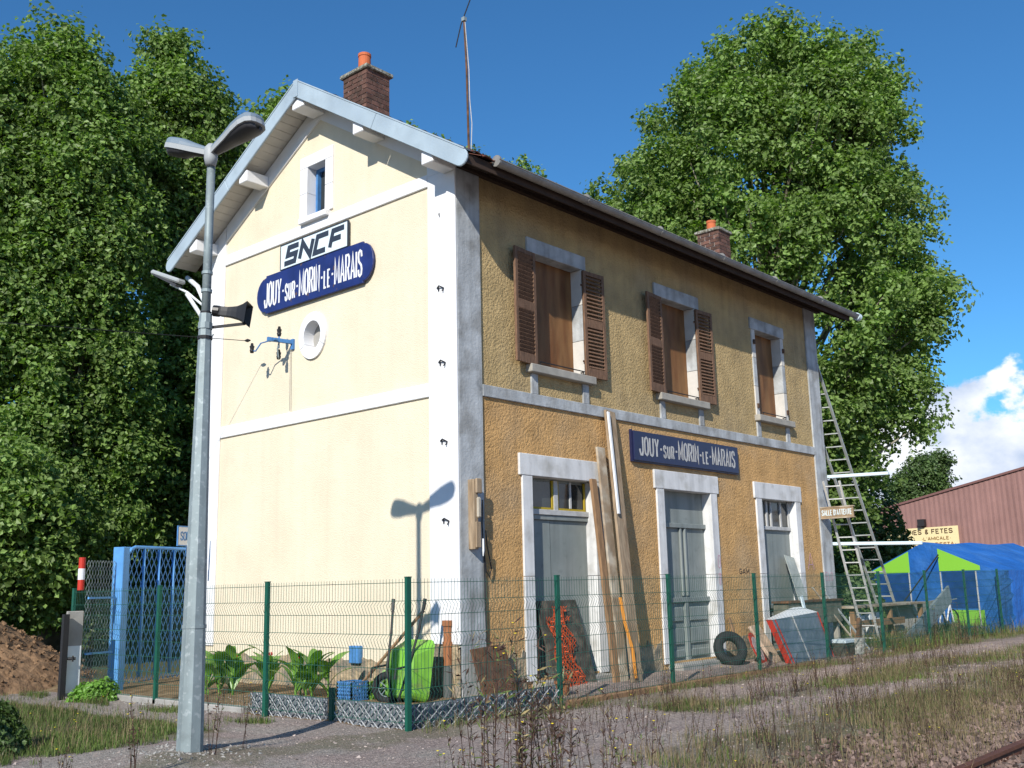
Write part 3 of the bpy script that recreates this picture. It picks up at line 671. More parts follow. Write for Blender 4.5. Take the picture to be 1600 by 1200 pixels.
# ---------------------------------------------------------------- signs and fittings on the gable
GX = (0, -1, 0); GZv = (0, 0, 1); GN = (-1, 0, 0)
t = thing('company_sign', 'pale rectangular sign reading SNCF in slanted letters high on the gable', 'sign', (-.02, 3.17, 6.39))
obj('plate', MB().box(-.035, -.0, 2.31, 4.03, 6.38, 6.785), mat('sign_pale', (.66, .76, .80, 1), .45, .05, 5), t)
fr = MB(); 
for b_ in ((2.30, 4.04, 6.365, 6.379), (2.30, 4.04, 6.786, 6.80), (2.295, 2.309, 6.38, 6.785), (4.031, 4.045, 6.38, 6.785)): fr.box(-.042, .0, *b_)
obj('frame', fr, m_ink, t)
SN = {'S': [[(.80, .62), (.80, 1), (.06, 1), (.06, .50), (.76, .50), (.76, 0), (0, 0), (0, .2)]],
      'N': [[(0, 0), (0, 1), (.72, 0), (.72, 1)]], 'C': [[(.72, 1), (.0, 1), (0, 0), (.72, 0)]], 'F': [[(0, 0), (0, 1), (.72, 1)], [(.0, .46), (.62, .46)]]}
SN['S'] = [[(.74, 1), (.06, 1), (.06, .5), (.68, .5), (.68, 0), (-.05, 0)]]
xo = .12
for ch in 'SNCF':
    mb = MB()
    for k, st in enumerate(SN[ch]):
        pts = [(xo+p[0]*.38+.08*p[1], .075+p[1]*.255) for p in st]
        ribbon(mb, pts, .088, lambda a_, b_, c_, k=k: Vector((-.036-c_-(k*.0006 if c_ else 0), 4.03-a_, 6.38+b_)), t=.003)
    obj('letter', mb, m_ink, t); xo += .39
def nameplate(pts, O, ax, an, m):
    return None
t = thing('station_nameplate', 'navy enamel nameplate with rounded ends under the SNCF sign on the gable', 'sign', (-.02, 3.18, 5.7))
poly = [(1.93, 5.70), (4.43, 5.70)]
up = []
for k in np.linspace(-1, 1, 11): up.append((4.43+.255*math.cos(k*math.pi/2), 6.03+.30*math.sin(k*math.pi/2)))
poly = [(1.93, 5.70), (4.43, 5.70)]+up+[(4.43, 6.36), (1.93, 6.36)]+[(1.93-.235*math.cos(k*math.pi/2), 6.03-.30*math.sin(k*math.pi/2)) for k in np.linspace(-1, 1, 11)]
obj('plate', MB().prism(poly, (0, 0, 0), (0, 1, 0), (0, 0, 1), (-1, 0, 0), .04), m_enam, t, bevel=.006)
text_parts('JOUY-sur-MORIN-le-MARAIS', t, m_letter, (-.041, 4.47, 5.80), GX, GZv, GN, 2.53, .44, .036, gap=.34)
t = thing('station_nameplate', 'dark blue rectangular nameplate over the middle door of the ochre front', 'sign', (5.75, -.02, 3.13))
obj('plate', MB().box(4.06, 7.45, -.045, .028, 3.13, 3.62), m_enam2, t, bevel=.006)
obj('backing_frame', MB().box(4.03, 7.48, -.02, .026, 3.11, 3.129).box(4.03, 4.058, -.02, .026, 3.13, 3.64), m_enam2, t)
text_parts('JOUY-sur-MORIN-le-MARAIS', t, m_letterg, (4.20, -.046, 3.215), (1, 0, 0), (0, 0, 1), (0, -1, 0), 3.12, .33, .036, gap=.36)
# insulator bracket
t = thing('insulator_bracket', 'blue wall bracket with four dark insulators beside the round window', 'bracket', (0, 3.72, 5.0))
a0 = Vector((.03, 3.72, 5.10)); a1 = Vector((-.42, 3.80, 5.10))
obj('arm', MB().bar(a0, a1, .05, .06), m_blue, t); obj('wall_plate', MB().box(-.01, .029, 3.69, 3.75, 4.98, 5.15), m_blue, t)
obj('cross_arm', MB().bar(a1+Vector((.1, .10, 0)), a1+Vector((.1, -.10, 0)), .04, .03), m_blue, t)
def insul(p, up):
    mb = MB(); mb.tube([p, p+Vector((0, 0, up*.05)), p+Vector((0, 0, up*.055)), p+Vector((0, 0, up*.11)), p+Vector((0, 0, up*.115)), p+Vector((0, 0, up*.16))], [.028, .04, .03, .042, .028, .02], 10)
    obj('insulator', mb, m_blk, t, smooth=True)
ia = a1+Vector((.22, 0, 0))
obj('pin', MB().tube([ia+Vector((0, 0, -.12)), ia+Vector((0, 0, .1))], .012, 6), m_blue, t); insul(ia+Vector((0, 0, .08)), 1)
pts = [a1+Vector((.22, 0, -.03)), a1+Vector((.15, -.06, -.15)), a1+Vector((.18, -.05, -.28)), a1+Vector((.22, 0, -.3))]
obj('hook', MB().tube(pts, .012, 6), m_galv, t); insul(a1+Vector((.22, 0, -.30)), 1)
pts = [a1+Vector((.1, .1, 0)), a1+Vector((.05, .25, -.02)), a1+Vector((.02, .35, -.14)), a1+Vector((0, .42, -.12))]
obj('hook', MB().tube(pts, .012, 6), m_blue, t); insul(a1+Vector((0, .42, -.16)), 1)
ie = a1+Vector((0, .62, .08)); obj('insulator', MB().tube([a1+Vector((0, .48, .06)), a1+Vector((0, .55, .07)), ie], [.012, .03, .012], 8), m_blk, t)
tag(obj('overhead_wire', MB().tube([ie, (-3.92, 5.42, 5.05), (-9.4, 6.93, 4.92)], .006, 4), m_blk), 'thin black wire running left from the blue insulator bracket', 'wire')
tag(obj('wall_cable', MB().tube([(-.008, 3.76, 5.0), (-.008, 3.75, 4.6), (-.012, 3.74, 3.98)], .006, 5), m_sill), 'short thin cable hanging straight below the blue wall bracket', 'cable')
# floodlight on a bracket at the gable's left corner
t = thing('wall_lamp', 'grey flat wall lamp on a white arm under the left eave', 'lamp', (-.05, 6.2, 6.0))
obj('arm', MB().tube([(.0, 6.1, 6.05), (-.30, 6.45, 6.45), (-.5, 6.7, 6.62)], .022, 8), m_white2, t)
obj('stay', MB().tube([(0, 6.05, 5.65), (-.33, 6.43, 6.42)], .036, 8), m_white2, t)
hd = MB(); A_ = Vector((-.42, 6.45, 6.62)); B_ = Vector((-.58, 7.15, 6.92)); hd.bar(A_, B_, .20, .09); obj('lamp_head', hd, m_lampr, t, bevel=.03)
obj('lens', MB().bar(A_+Vector((0, .1, -.055)), B_-Vector((0, .06, .055)), .16, .04), m_lampb, t)

# antenna
t = thing('antenna_mast', 'tall thin rusty aerial mast rising from the roof ridge', 'antenna', (3.53, 3.1, 9.2))
obj('mast', MB().tube([(3.55, 3.1, 9.1), (3.52, 3.1, 11.0), (3.46, 3.1, 12.1)], [.024, .022, .018], 8), m_rust, t)
obj('aerial_rod', MB().tube([(3.62, 2.98, 12.7), (3.42, 3.14, 11.95), (3.33, 3.2, 11.45)], .012, 6), m_iron, t)
obj('clamp', MB().box(3.43, 3.50, 3.06, 3.14, 12.02, 12.1), m_galv, t)
obj('coax_cable', MB().tube([(3.47, 3.08, 12.0), (3.54, 3.06, 11.0), (3.56, 3.07, 10.4), (3.60, 3.06, 9.9), (3.57, 3.07, 9.2)], .009, 5), m_letterg, t)

# ---------------------------------------------------------------- street lamp
LB = Vector((-4.58, -1.18, -.22))
t = thing('street_lamp', 'galvanised street lamp with two heads standing before the gable', 'street lamp', LB)
mb = MB(); mb.tube([LB, LB+Vector((0, 0, 1.09)), LB+Vector((0, 0, 3.97))], [.116, .100, .058], 8, ph=.3); obj('lower_shaft', mb, m_galv, t)
obj('upper_tube', MB().tube([LB+Vector((0, 0, 3.9)), LB+Vector((0, 0, 5.55))], [.043, .040], 14), m_galv, t, smooth=True)
obj('base_collar', MB().tube([LB+Vector((0, 0, 1.06)), LB+Vector((0, 0, 1.09))], .107, 8, ph=.3), m_galv, t)
for z in (3.72, 3.96, 4.18, 4.36): obj('band', MB().tube([LB+Vector((0, 0, z)), LB+Vector((0, 0, z+.03))], .070 if z < 3.9 else .052, 14), m_iron if z < 4 else m_galv, t)
hatch = MB().box(-.05, .05, -.002, .02, 0, .6); 
J = Vector((-4.60, -1.2, 5.36))
obj('head_socket', MB().tube([J-Vector((0, 0, .12)), J-Vector((0, 0, .05)), J+Vector((0, 0, .06)), J+Vector((0, 0, .10))], [.05, .065, .065, .035], 12), m_lampr, t, smooth=True)
def head(tip, w):
    d = (tip-J); L_ = d.length; d.normalize(); r = d.cross(Vector((0, 0, 1))).normalized(); u = r.cross(d)
    prof = [(.05, .28), (.18, .42), (.4, .62), (.62, .88), (.8, 1.), (.92, .9), (.98, .6), (1., .25)]
    def shell(zf, lowz, sc=1., n=10):
        vs = []; 
        for s_, wd in prof:
            for k in range(n+1):
                a_ = math.pi*k/n; vs.append(J+d*(s_*L_)+r*(math.cos(a_)*wd*w*sc)+u*(lowz+math.sin(a_)**.7*zf*min(1, wd*1.1)))
        N1 = n+1; fs = [(i*N1+k, i*N1+k+1, (i+1)*N1+k+1, (i+1)*N1+k) for i in range(len(prof)-1) for k in range(n)]
        fs += [tuple(range(N1)), tuple(range((len(prof)-1)*N1, len(prof)*N1))]
        fs += [(i*N1, (i+1)*N1, (i+1)*N1+n, i*N1+n) for i in range(len(prof)-1)]
        return MB().add(vs, fs)
    h = obj('lamp_head', shell(.085, .03), m_lamp, t, smooth=False)
    rim = MB(); out = [J+d*(s_*L_)+r*(q*wd*w*1.03) for q in (1,) for s_, wd in prof]+[J+d*(s_*L_)+r*(-wd*w*1.03) for s_, wd in prof[::-1]]
    n = len(out); rim.add([p+u*.028 for p in out]+[p-u*.022 for p in out], [tuple(range(n)), tuple(range(n, 2*n))[::-1]]+[(i, (i+1) % n, n+(i+1) % n, n+i) for i in range(n)])
    obj('rim', rim, m_lampr, h)
    low = MB(); vs = []; 
    for s_, wd in [(q[0]*.9+.06, q[1]*.9) for q in prof]:
        for k in range(9):
            a_ = math.pi*k/8; vs.append(J+d*(s_*L_)+r*(math.cos(a_)*wd*w)-u*(.024+math.sin(a_)*(.012 if s_ < .45 else .05)))
    low.add(vs, [(i*9+k, i*9+k+1, (i+1)*9+k+1, (i+1)*9+k) for i in range(7) for k in range(8)]); obj('diffuser', low, m_lampb, h, smooth=True)
head(Vector((-4.76, -.69, 5.53)), .118); head(Vector((-4.515, -1.87, 5.515)), .140)
t2 = thing('loudspeaker', 'black horn loudspeaker clamped to the lamp post', 'loudspeaker', (-4.5, -1.2, 3.75))
P0 = Vector((-4.44, -1.23, 3.79)); dd = Vector((.62, -.72, -.13)).normalized(); rr = dd.cross(Vector((0, 0, 1))).normalized(); uu = rr.cross(dd)
mb = MB(); vs = []; secs = [(-.03, .045, .045), (.0, .05, .05), (.07, .05, .05), (.12, .06, .055), (.18, .075, .065), (.24, .10, .09), (.29, .125, .125)]
for s_, a_, b_ in secs:
    for kx, kz in ((-1, -1), (-.0, -1.02), (1, -1), (1.02, 0), (1, 1), (0, 1.02), (-1, 1), (-1.02, 0)): vs.append(P0+dd*s_*.9+rr*a_*.85*kx+uu*b_*.85*kz)
mb.add(vs, [(i*8+k, i*8+(k+1) % 8, (i+1)*8+(k+1) % 8, (i+1)*8+k) for i in range(len(secs)-1) for k in range(8)]+[tuple(range(8))])
vs2 = [v-dd*.004 if i >= 48 else v+(P0+dd*.2-v)*.1 for i, v in enumerate(vs)]
obj('horn', mb, m_blk, t2, fix=False); obj('driver', MB().tube([P0-dd*.08+uu*.0, P0-dd*.02], .055, 12), m_blk, t2)
obj('mount', MB().bar((-4.55, -1.18, 3.62), (-4.30, -1.42, 3.66), .02, .025).bar((-4.30, -1.42, 3.66), (-4.32, -1.36, 3.76), .02, .02), m_iron, t2)
obj('clamp', MB().tube([(-4.58, -1.18, 3.60), (-4.58, -1.18, 3.66)], .068, 10), m_galv, t2)

# ---------------------------------------------------------------- green wire fence
FZ0, FZ1 = -.31, 1.26
fx0, fy0 = -2.24, -1.45
postme = mesh('post', MB().box(-.03, .03, -.02, .02, 0, FZ1-FZ0).box(-.033, .033, -.024, .024, FZ1-FZ0+.0005, FZ1-FZ0+.012)); postme.materials.append(m_green)
def panel_me(L):
    mb = MB(); n = int(L/.05); prof = []
    z = .03; zs = [0.02, .22, .27, .32, .37, .57, .77, .82, .87, .92, 1.12, 1.17, 1.22, 1.27, 1.40, 1.50]
    fold = {.27: .02, .32: .045, .37: .02, .82: .02, .87: .045, .92: .0, 1.17: .022, 1.22: .045, 1.27: .02}
    fold = {.27: .025, .32: .045, .77: .0, .82: .025, .87: .045, 1.22: .045, 1.17: .025}
    for k in range(n+1):
        x = k*L/n; mb.tube([(x, -fold.get(z, 0), z) for z in zs], .0027, 3, cap=False)
    for z in (.04, .22, .37, .57, .77, .92, 1.12, 1.27, 1.46): mb.tube([(0, -.004, z), (L, -.004, z)], .0032, 4, cap=False)
    me = bpy.data.meshes.new('wire_mesh'); me.from_pydata(mb.v, [], mb.f); me.materials.append(m_wire); return me
pm = panel_me(2.44)
fen = thing('wire_fence', 'green welded wire mesh fence running along the ochre front into the distance', 'fence', (fx0, fy0, FZ0))
for k in range(17):
    x = fx0+2.5*k; y = fy0+.017*k
    z = FZ0
    if k > 4: z = FZ0+(k-4)*.012
    inst(postme, 'post', fen, (x, y, z))
    o = inst(pm, 'wire_mesh', fen, (x+.03, y-.005, z+.06)); o['kind'] = 'stuff'
fen2 = thing('wire_fence', 'green welded wire mesh fence crossing in front of the cream gable', 'fence', (fx0, fy0+2.5, FZ0))
for k in range(1, 4):
    inst(postme, 'post', fen2, (fx0, fy0+2.5*k, FZ0), (0, 0, math.pi/2))
for k in range(0, 3):
    o = inst(pm, 'wire_mesh', fen2, (fx0-.005, fy0+2.5*k+2.47, FZ0+.06), (0, 0, -math.pi/2)); o['kind'] = 'stuff'
tag(obj('marker_post', MB().tube([(-2.1, 6.14, 1.24), (-2.1, 6.14, 1.74)], .05, 12), m_redp, loc=(-2.1, 6.14, 1.2)), 'red and white banded tip above the green post left of the blue gate', 'marker')
mk = [o for o in col.objects if o.name == 'marker_post'][0]
obj('white_band', MB().tube([(-2.1, 6.14, 1.40), (-2.1, 6.14, 1.57)], .052, 12), m_letter, mk)
tag(obj('stub_post', MB().box(-2.20, -2.15, -.16, -.10, -.32, .08), m_green), 'short green stub post in the low lattice edging', 'post')
# low lattice edging
def edging(A, B, label, n):
    A = Vector(A); B = Vector(B); d = (B-A); L_ = d.length; d.normalize(); nn = Vector((d.y, -d.x, 0)); h = .27
    t = thing('lattice_edging', label, 'edging', A)
    st = MB(); pts = []
    m_ = int(L_/.05)
    base = [A+d*(L_*i/m_)+nn*(.012*math.sin(i*1.3)-.03) for i in range(m_+1)]
    vs = base+[p+Vector((0, 0, h)) for p in base]; N1 = m_+1
    st.add(vs, [(i, i+1, N1+i+1, N1+i) for i in range(m_)]); obj('strip', st, mat('edging_grey', (.13, .15, .175, 1), .6, .2, 8), t, fix=False)
    lat = MB()
    for row in range(3):
        for sg in (1, -1):
            p = [A+d*(L_*i/(n*4))+nn*(.012*sg+.005)+Vector((0, 0, .05+row*.085+.04*math.sin(i*math.pi/2+row*math.pi)*sg+.0)) for i in range(n*4+1)]
            lat.tube(p, .0085, 4, cap=False)
    obj('lattice', lat, mat('lattice_grey', (.30, .31, .32, 1), .6, .2, 8), t, fix=False, kind='stuff')
edging((fx0+.06, 1.45, -.31), (fx0+.04, -.06, -.31), 'low grey lattice edging left of the stub post', 8)
edging((fx0+.04, -.22, -.31), (fx0+.04, -1.40, -.31), 'low grey lattice edging between the stub post and the corner fence post', 6)
edging((fx0+.04, -1.41, -.31), (.2, -1.44, -.31), 'low grey lattice edging on the ochre front side of the corner fence post', 11)
kb = MB(); 
tag(obj('bed_kerb', MB().box(fx0-.02, fx0+.12, 1.5, 5.6, -.34, -.22), m_conc, bevel=.015), 'low grey kerb strip along the flower bed under the fence', 'kerb')
for k, (a_, b_) in enumerate((((.35, -1.5), (2.3, -1.42)), ((2.35, -1.45), (4.7, -1.36)), ((4.75, -1.38), (7.3, -1.3)))):
    tag(obj('timber_edging', MB().bar((a_[0], a_[1], -.265), (b_[0], b_[1], -.265), .11, .09), m_plankb, bevel=.01), ['weathered timber kerb beside the first long mesh panel, left of the planks', 'weathered timber kerb below the foot of the leaning planks', 'weathered timber kerb in front of the tyre and red disc'][k], 'kerb')

# ---------------------------------------------------------------- blue gate by the gable
GA = Vector((-1.66, 5.62, -.30)); GB = Vector((-.12, 6.22, -.30)); gd = (GB-GA).normalized(); gn = Vector((gd.y, -gd.x, 0)); GL_ = (GB-GA).length
m_blueL = mat('gate_blue', (.10, .29, .60, 1), .4, .12, 7)
t = thing('blue_gate', 'blue tubular gate with chain link mesh beside the cream gable', 'gate', GA)
obj('gate_post', MB().bar(GA-gd*.10, GA-gd*.10+Vector((0, 0, 2.18)), .20, .14, up=gd), m_blueL, t, bevel=.008)
fr = MB(); pz = lambda x, z: GA+gd*x+Vector((0, 0, z))
fr.tube([pz(.05, .12), pz(.05, 2.08), pz(.12, 2.16), pz(.2, 2.19), pz(GL_, 2.19)], .026, 8); obj('frame', fr, m_blueL, t, smooth=False)
for q in (.42, .78, 1.14, 1.50): obj('bar', MB().tube([pz(q, .2), pz(q, 2.18)], .021, 8), m_blueL, t, smooth=True)
ch = MB(); st = .085
def chain(P, W, H, z0, st, r, mbx):
    n = int(W/st)
    for i in range(n+1):
        for sg in (1, -1):
            k = int((H)/st); pts = []
            for j in range(k+1):
                pts.append(P(i*st+(sg*st*.5 if j % 2 else 0), z0+j*st, .004*sg))
            mbx.tube(pts, r, 3, cap=False)
chain(lambda x, z, o: GA+gd*x+gn*(o-.03)+Vector((0, 0, z)), GL_-.05, 2.15, .12,   .115, .0075, ch)
obj('chain_mesh', ch, m_blueL, t, fix=False, kind='stuff')
t = thing('side_fence_panel', 'blue framed chain link panel left of the blue gate', 'fence panel', GA-gd*.75)
obj('rail', MB().bar(GA-gd*.75+Vector((0, 0, 1.42)), GA-gd*.2+Vector((0, 0, 1.42)), .03, .03).bar(GA-gd*.75+Vector((0, 0, .62)), GA-gd*.2+Vector((0, 0, .62)), .03, .03), m_blueL, t)
ch = MB(); chain(lambda x, z, o: GA-gd*.75+gd*x+gn*(o-.03)+Vector((0, 0, z)), .55, 1.95, .05, .06, .004, ch); obj('chain_mesh', ch, m_galv, t, fix=False, kind='stuff')
t = thing('exit_sign', 'small white sign with blue edge above the blue gate beside the lamp post', 'sign', (-.75, 5.75, 1.9))
e0 = Vector((-.80, 5.60, 0)); obj('plate', MB().prism([(0, 1.93), (.50, 1.93), (.50, 2.22), (0, 2.22)], e0, (gd.x, gd.y, 0), (0, 0, 1), (gn.x, gn.y, 0), .015), m_letter, t)
bo = MB()
for b_ in ((-.02, .52, 1.91, 1.93), (-.02, .52, 2.22, 2.24), (-.02, 0, 1.93, 2.22), (.5, .52, 1.93, 2.22)): bo.prism([(b_[0], b_[2]), (b_[1], b_[2]), (b_[1], b_[3]), (b_[0], b_[3])], e0, (gd.x, gd.y, 0), (0, 0, 1), (gn.x, gn.y, 0), .02)
obj('border', bo, m_blue, t); text_parts('SORTIE', t, m_blue, e0+gn*.016+gd*.05+Vector((0, 0, 2.0)), gd, (0, 0, 1), gn, .40, .15, .018)
obj('bracket', MB().bar(e0+gd*.25+Vector((0, 0, 1.75)), e0+gd*.25+Vector((0, 0, 1.925)), .03, .03), m_blue, t)
# board and dark post at left
t = thing('meter_board', 'pale upright board on a dark post with a tap beside the earth mound', 'board', (-2.71, 5.14, -.3))
obj('post', MB().box(-2.80, -2.72, 5.14, 5.21, -.32, .90), m_iron, t); obj('board', MB().box(-2.70, -2.46, 5.25, 5.30, -.25, .94), m_conc, t, bevel=.008)
obj('slatted_front', MB().box(-2.70, -2.48, 5.235, 5.248, -.2, .45), m_white2, t); obj('tap', MB().tube([(-2.72, 5.17, .28), (-2.62, 5.1, .28)], .02, 8).tube([(-2.66, 5.1, .24), (-2.66, 5.1, .32)], .012, 6), m_iron, t)
# earth mound
def mound(cx, cy, rx, ry, h, n=70):
    xs = np.linspace(-1.25, 1.25, n); X, Y = np.meshgrid(xs, xs, indexing='ij'); r = np.sqrt(X**2+Y**2)
    Z = np.maximum(0, 1-r)**.9*h
    for k, (f, a_) in enumerate(((3.1, .10), (7.3, .05), (15., .035), (31., .02))):
        Z += a_*h*np.sin(X*f+k)*np.cos(Y*f*1.1+k*2)*(np.clip(1.15-r, 0, 1))
    Z += rng.uniform(-.02, .02, Z.shape)*(r < 1.05)
    Z = np.where(r > 1.1, -.1, Z)
    V = np.stack([cx+X*rx, cy+Y*ry, -.31+Z], -1).reshape(-1, 3); idx = np.arange(n*n).reshape(n, n)
    me = bpy.data.meshes.new('earth_mound'); arr_mesh(me, V, np.stack([idx[:-1, :-1], idx[1:, :-1], idx[1:, 1:], idx[:-1, 1:]], -1).reshape(-1, 4), False); return me
me = mound(-2.9, 9.6, 2.7, 2.6, 1.45); me.materials.append(m_earth)
o = bpy.data.objects.new('earth_mound', me); col.objects.link(o); tag(o, 'brown heap of dug earth at the left under the trees', 'earth mound')

# ---------------------------------------------------------------- things leaning at the front
def slab(name, A, B, w, th, m, label, cat, up=(0, 1, 0), group=None, bev=.004):
    o = obj(name, MB().bar(A, B, w, th, up=up), m, loc=A, bevel=bev); return tag(o, label, cat, group)
slab('plank', (3.02, -.62, -.27), (3.42, -.04, 3.86), .25, .045, m_plank, 'longest leaning plank, reaching up to the string course', 'plank')
slab('batten', (3.145, -.335, 2.2), (3.295, -.105, 3.83), .05, .03, m_letter, 'thin white batten along the edge of the longest leaning plank', 'batten')
slab('plank', (2.98, -.42, -.27), (3.12, -.05, 3.25), .20, .04, m_plankw, 'middle leaning plank with patches of old white paint', 'plank')
slab('plank', (2.80, -.42, -.27), (2.90, -.05, 2.74), .13, .05, m_plankb, 'shortest leaning brown plank over the edge of the left door', 'plank')
tag(obj('orange_strip', MB().tube([(2.95, -.66, -.2), (2.98, -.60, .2), (2.95, -.5, .6), (2.97, -.42, .95)], .025, 6), mat('orange_strip', (.55, .22, .03, 1), .6)), 'narrow orange plastic strip standing between the leaning planks', 'strip')
o = slab('dark_panel', (2.13, -.22, -.27), (2.13, .14, .93), .92, .035, m_dkp, 'tall dark panel leaning in the left doorway behind the orange net', 'panel')
nb_ = MB()
for k in range(16):
    for j in range(13):
        def q(a_, b_): return Vector((1.70+a_*.04+.05*math.sin(b_*.9)+.1*(b_/16), -.30+.34*(b_/16)+.03*math.sin(a_*1.3+b_), -.27+b_*.07))
        if abs(j-5-.2*k*0) < 6+random.random()*3-(k*.22):
            nb_.tube([q(j, k), q(j+1, k+1)], .006, 3, cap=False).tube([q(j+1, k), q(j, k+1)], .006, 3, cap=False)
            if random.random() < .35: nb_.tube([q(j, k), q(j+1, k)], .010, 3, cap=False)
tag(obj('orange_net', nb_, m_orng, fix=False), 'crumpled orange safety netting hung over the dark panel', 'netting')
slab('rusty_panel', (.42, -.34, -.27), (.38, -.12, .38), .64, .03, m_rust, 'low rusty brown sheet leaning at the corner pilaster', 'panel')
t = thing('flower_pot', 'small terracotta pot with a spiky pale plant by the rusty sheet', 'flower pot', (1.15, -.75, -.28))
obj('pot', MB().tube([(1.15, -.75, -.29), (1.15, -.75, -.12), (1.15, -.75, -.12), (1.15, -.75, -.09)], [.07, .10, .115, .115], 14), m_clay, t)
for k in range(14):
    a_ = k*2.4; r_ = .05+.16*random.random(); h_ = .1+.22*random.random()
    b0 = Vector((1.15, -.75, -.1)); e = b0+Vector((math.cos(a_)*r_, math.sin(a_)*r_, h_)); s2 = Vector((-math.sin(a_), math.cos(a_), 0))*.012
    obj('leaf', MB().add([b0-s2, b0+s2, e], [(0, 1, 2)]), mat('pale_leaf', (.30, .36, .20, 1), .6), t, fix=False)
t = thing('standing_pipe', 'short orange clay pipe on a dark lower length by the white corner', 'pipe', (.02, .22, -.28))
PX, PY = -.03, .20
obj('lower_pipe', MB().tube([(PX, PY, -.29), (PX, PY, .16)], .062, 12), mat('grey_pipe', (.09, .10, .10, 1), .7), t)
obj('upper_pipe', MB().tube([(PX, PY, .16), (PX, PY, .40), (PX, PY, .40), (PX, PY, .46), (PX, PY, .46), (PX, PY, .66), (PX, PY, .66), (PX, PY, .73)], [.058, .058, .068, .068, .055, .055, .07, .07], 12), m_clay, t)
# wheelbarrow tipped up
t = thing('wheelbarrow', 'lime green wheelbarrow tipped up against the gable, wheel at the ground', 'wheelbarrow', (-.45, .62, -.27))
def hoopP(u_, v_, w_): return Vector((-.33+w_, .40+u_*.86, -.22+v_))     # u along y (left), v up, w out from the wall
vs = []; fs = []
ring_ = lambda hw, z0, z1, w_: [(-hw, z0), (-hw*1.0, z1-.06), (-hw+.06, z1), (hw-.06, z1), (hw, z1-.06), (hw, z0), (hw-.06, z0-.06), (-hw+.06, z0-.06)]
tub = MB(); R1 = ring_(.36, .02, .72, 0); R2 = ring_(.27, .10, .62, 0); lean = .18
def tv(p, w_): return hoopP(p[0], p[1], w_+(.72-p[1])*-lean)
v_ = [tv(p, -.02) for p in R1]+[tv((p[0]*.98, p[1]*.98), -.04) for p in R1]+[tv(p, -.30) for p in R2]
tub.add(v_, [(i, (i+1) % 8, 8+(i+1) % 8, 8+i) for i in range(8)]+[(8+i, 8+(i+1) % 8, 16+(i+1) % 8, 16+i) for i in range(8)]+[tuple(range(16, 24))])
obj('tub', tub, m_lime, t, bevel=.02)
for k in (-.16, -.05, .06, .17): obj('rib', MB().bar(tv((k, .14), -.308), tv((k, .58), -.308), .03, .014, up=(1, 0, 0)), m_lime, t)
for s in (-1, 1):
    hp = [hoopP(s*.06+.0, -.0, -.42), hoopP(s*.22, .35, -.40), hoopP(s*.30, .85, -.26), hoopP(s*.34, 1.18, -.20)]
    obj('handle', MB().tube(hp, .017, 7), m_iron, t); obj('grip', MB().tube([hoopP(s*.335, 1.10, -.21), hoopP(s*.35, 1.24, -.19)], .024, 7), m_blk, t)
    obj('leg', MB().tube([hoopP(s*.24, .42, -.40), hoopP(s*.26, .40, -.62), hoopP(s*.26, .28, -.64)], .014, 6), m_iron, t)
def torus(mb, c, ax, R, r, n=24, m=8, mi=0):
    ax = Vector(ax).normalized(); a = ax.orthogonal().normalized(); b = ax.cross(a); c = Vector(c); vs = []
    for i in range(n):
        T = 2*math.pi*i/n; e = a*math.cos(T)+b*math.sin(T)
        for j in range(m):
            p = 2*math.pi*j/m; vs.append(c+e*(R+r*math.cos(p))+ax*(r*math.sin(p)*1.0))
    mb.add(vs, [(i*m+j, i*m+(j+1) % m, ((i+1) % n)*m+(j+1) % m, ((i+1) % n)*m+j) for i in range(n) for j in range(m)], mi); return mb
wc = Vector((-.70, .62, -.08)); wax = (.75, .5, 0)
wh = obj('wheel', torus(MB(), wc, wax, .155, .045), m_rub, t, smooth=True)
sp = MB(); wa = Vector(wax).normalized(); e1 = wa.orthogonal().normalized(); e2 = wa.cross(e1)
for k in range(8): a_ = k*math.pi/4; sp.tube([wc, wc+(e1*math.cos(a_)+e2*math.sin(a_))*.12], .008, 5)
torus(sp, wc, wax, .115, .012, 20, 6); obj('rim', sp, m_galv, wh)
obj('axle', MB().tube([wc-wa*.10, wc+wa*.10], .014, 6), m_iron, t)
slab('wooden_pole', (-.98, 1.12, -.28), (-.05, .62, .86), .035, .035, m_plankb, 'long weathered stick leaning left of the lime green wheelbarrow', 'stick')
t = thing('blue_crate', 'blue plastic mesh crate on the bed left of the wheelbarrow', 'crate', (-.85, 1.05, -.28))
cr_ = MB(); CX, CY, CW, CH = -.88, 1.08, .14, .26
for k in range(7):
    z = -.27+k*CH/6
    cr_.bar((CX-CW, CY-CW, z), (CX+CW, CY-CW, z), .012, .018).bar((CX-CW, CY+CW, z), (CX+CW, CY+CW, z), .012, .018).bar((CX-CW, CY-CW, z), (CX-CW, CY+CW, z), .012, .018).bar((CX+CW, CY-CW, z), (CX+CW, CY+CW, z), .012, .018)
for k in range(8):
    q = -CW+k*CW*2/7
    for p in ((CX+q, CY-CW), (CX+q, CY+CW), (CX-CW, CY+q), (CX+CW, CY+q)): cr_.bar((p[0], p[1], -.27), (p[0], p[1], -.01), .014, .014, up=(0, 1, 0))
obj('lattice_side', cr_, m_blue, t, fix=False); obj('base', MB().box(CX-CW, CX+CW, CY-CW, CY+CW, -.285, -.272), m_blue, t)
tag(obj('meter_box', MB().box(-.05, .03, 1.96, 2.18, .13, .37), m_blue, bevel=.008), 'small blue box fixed low on the cream gable', 'box')
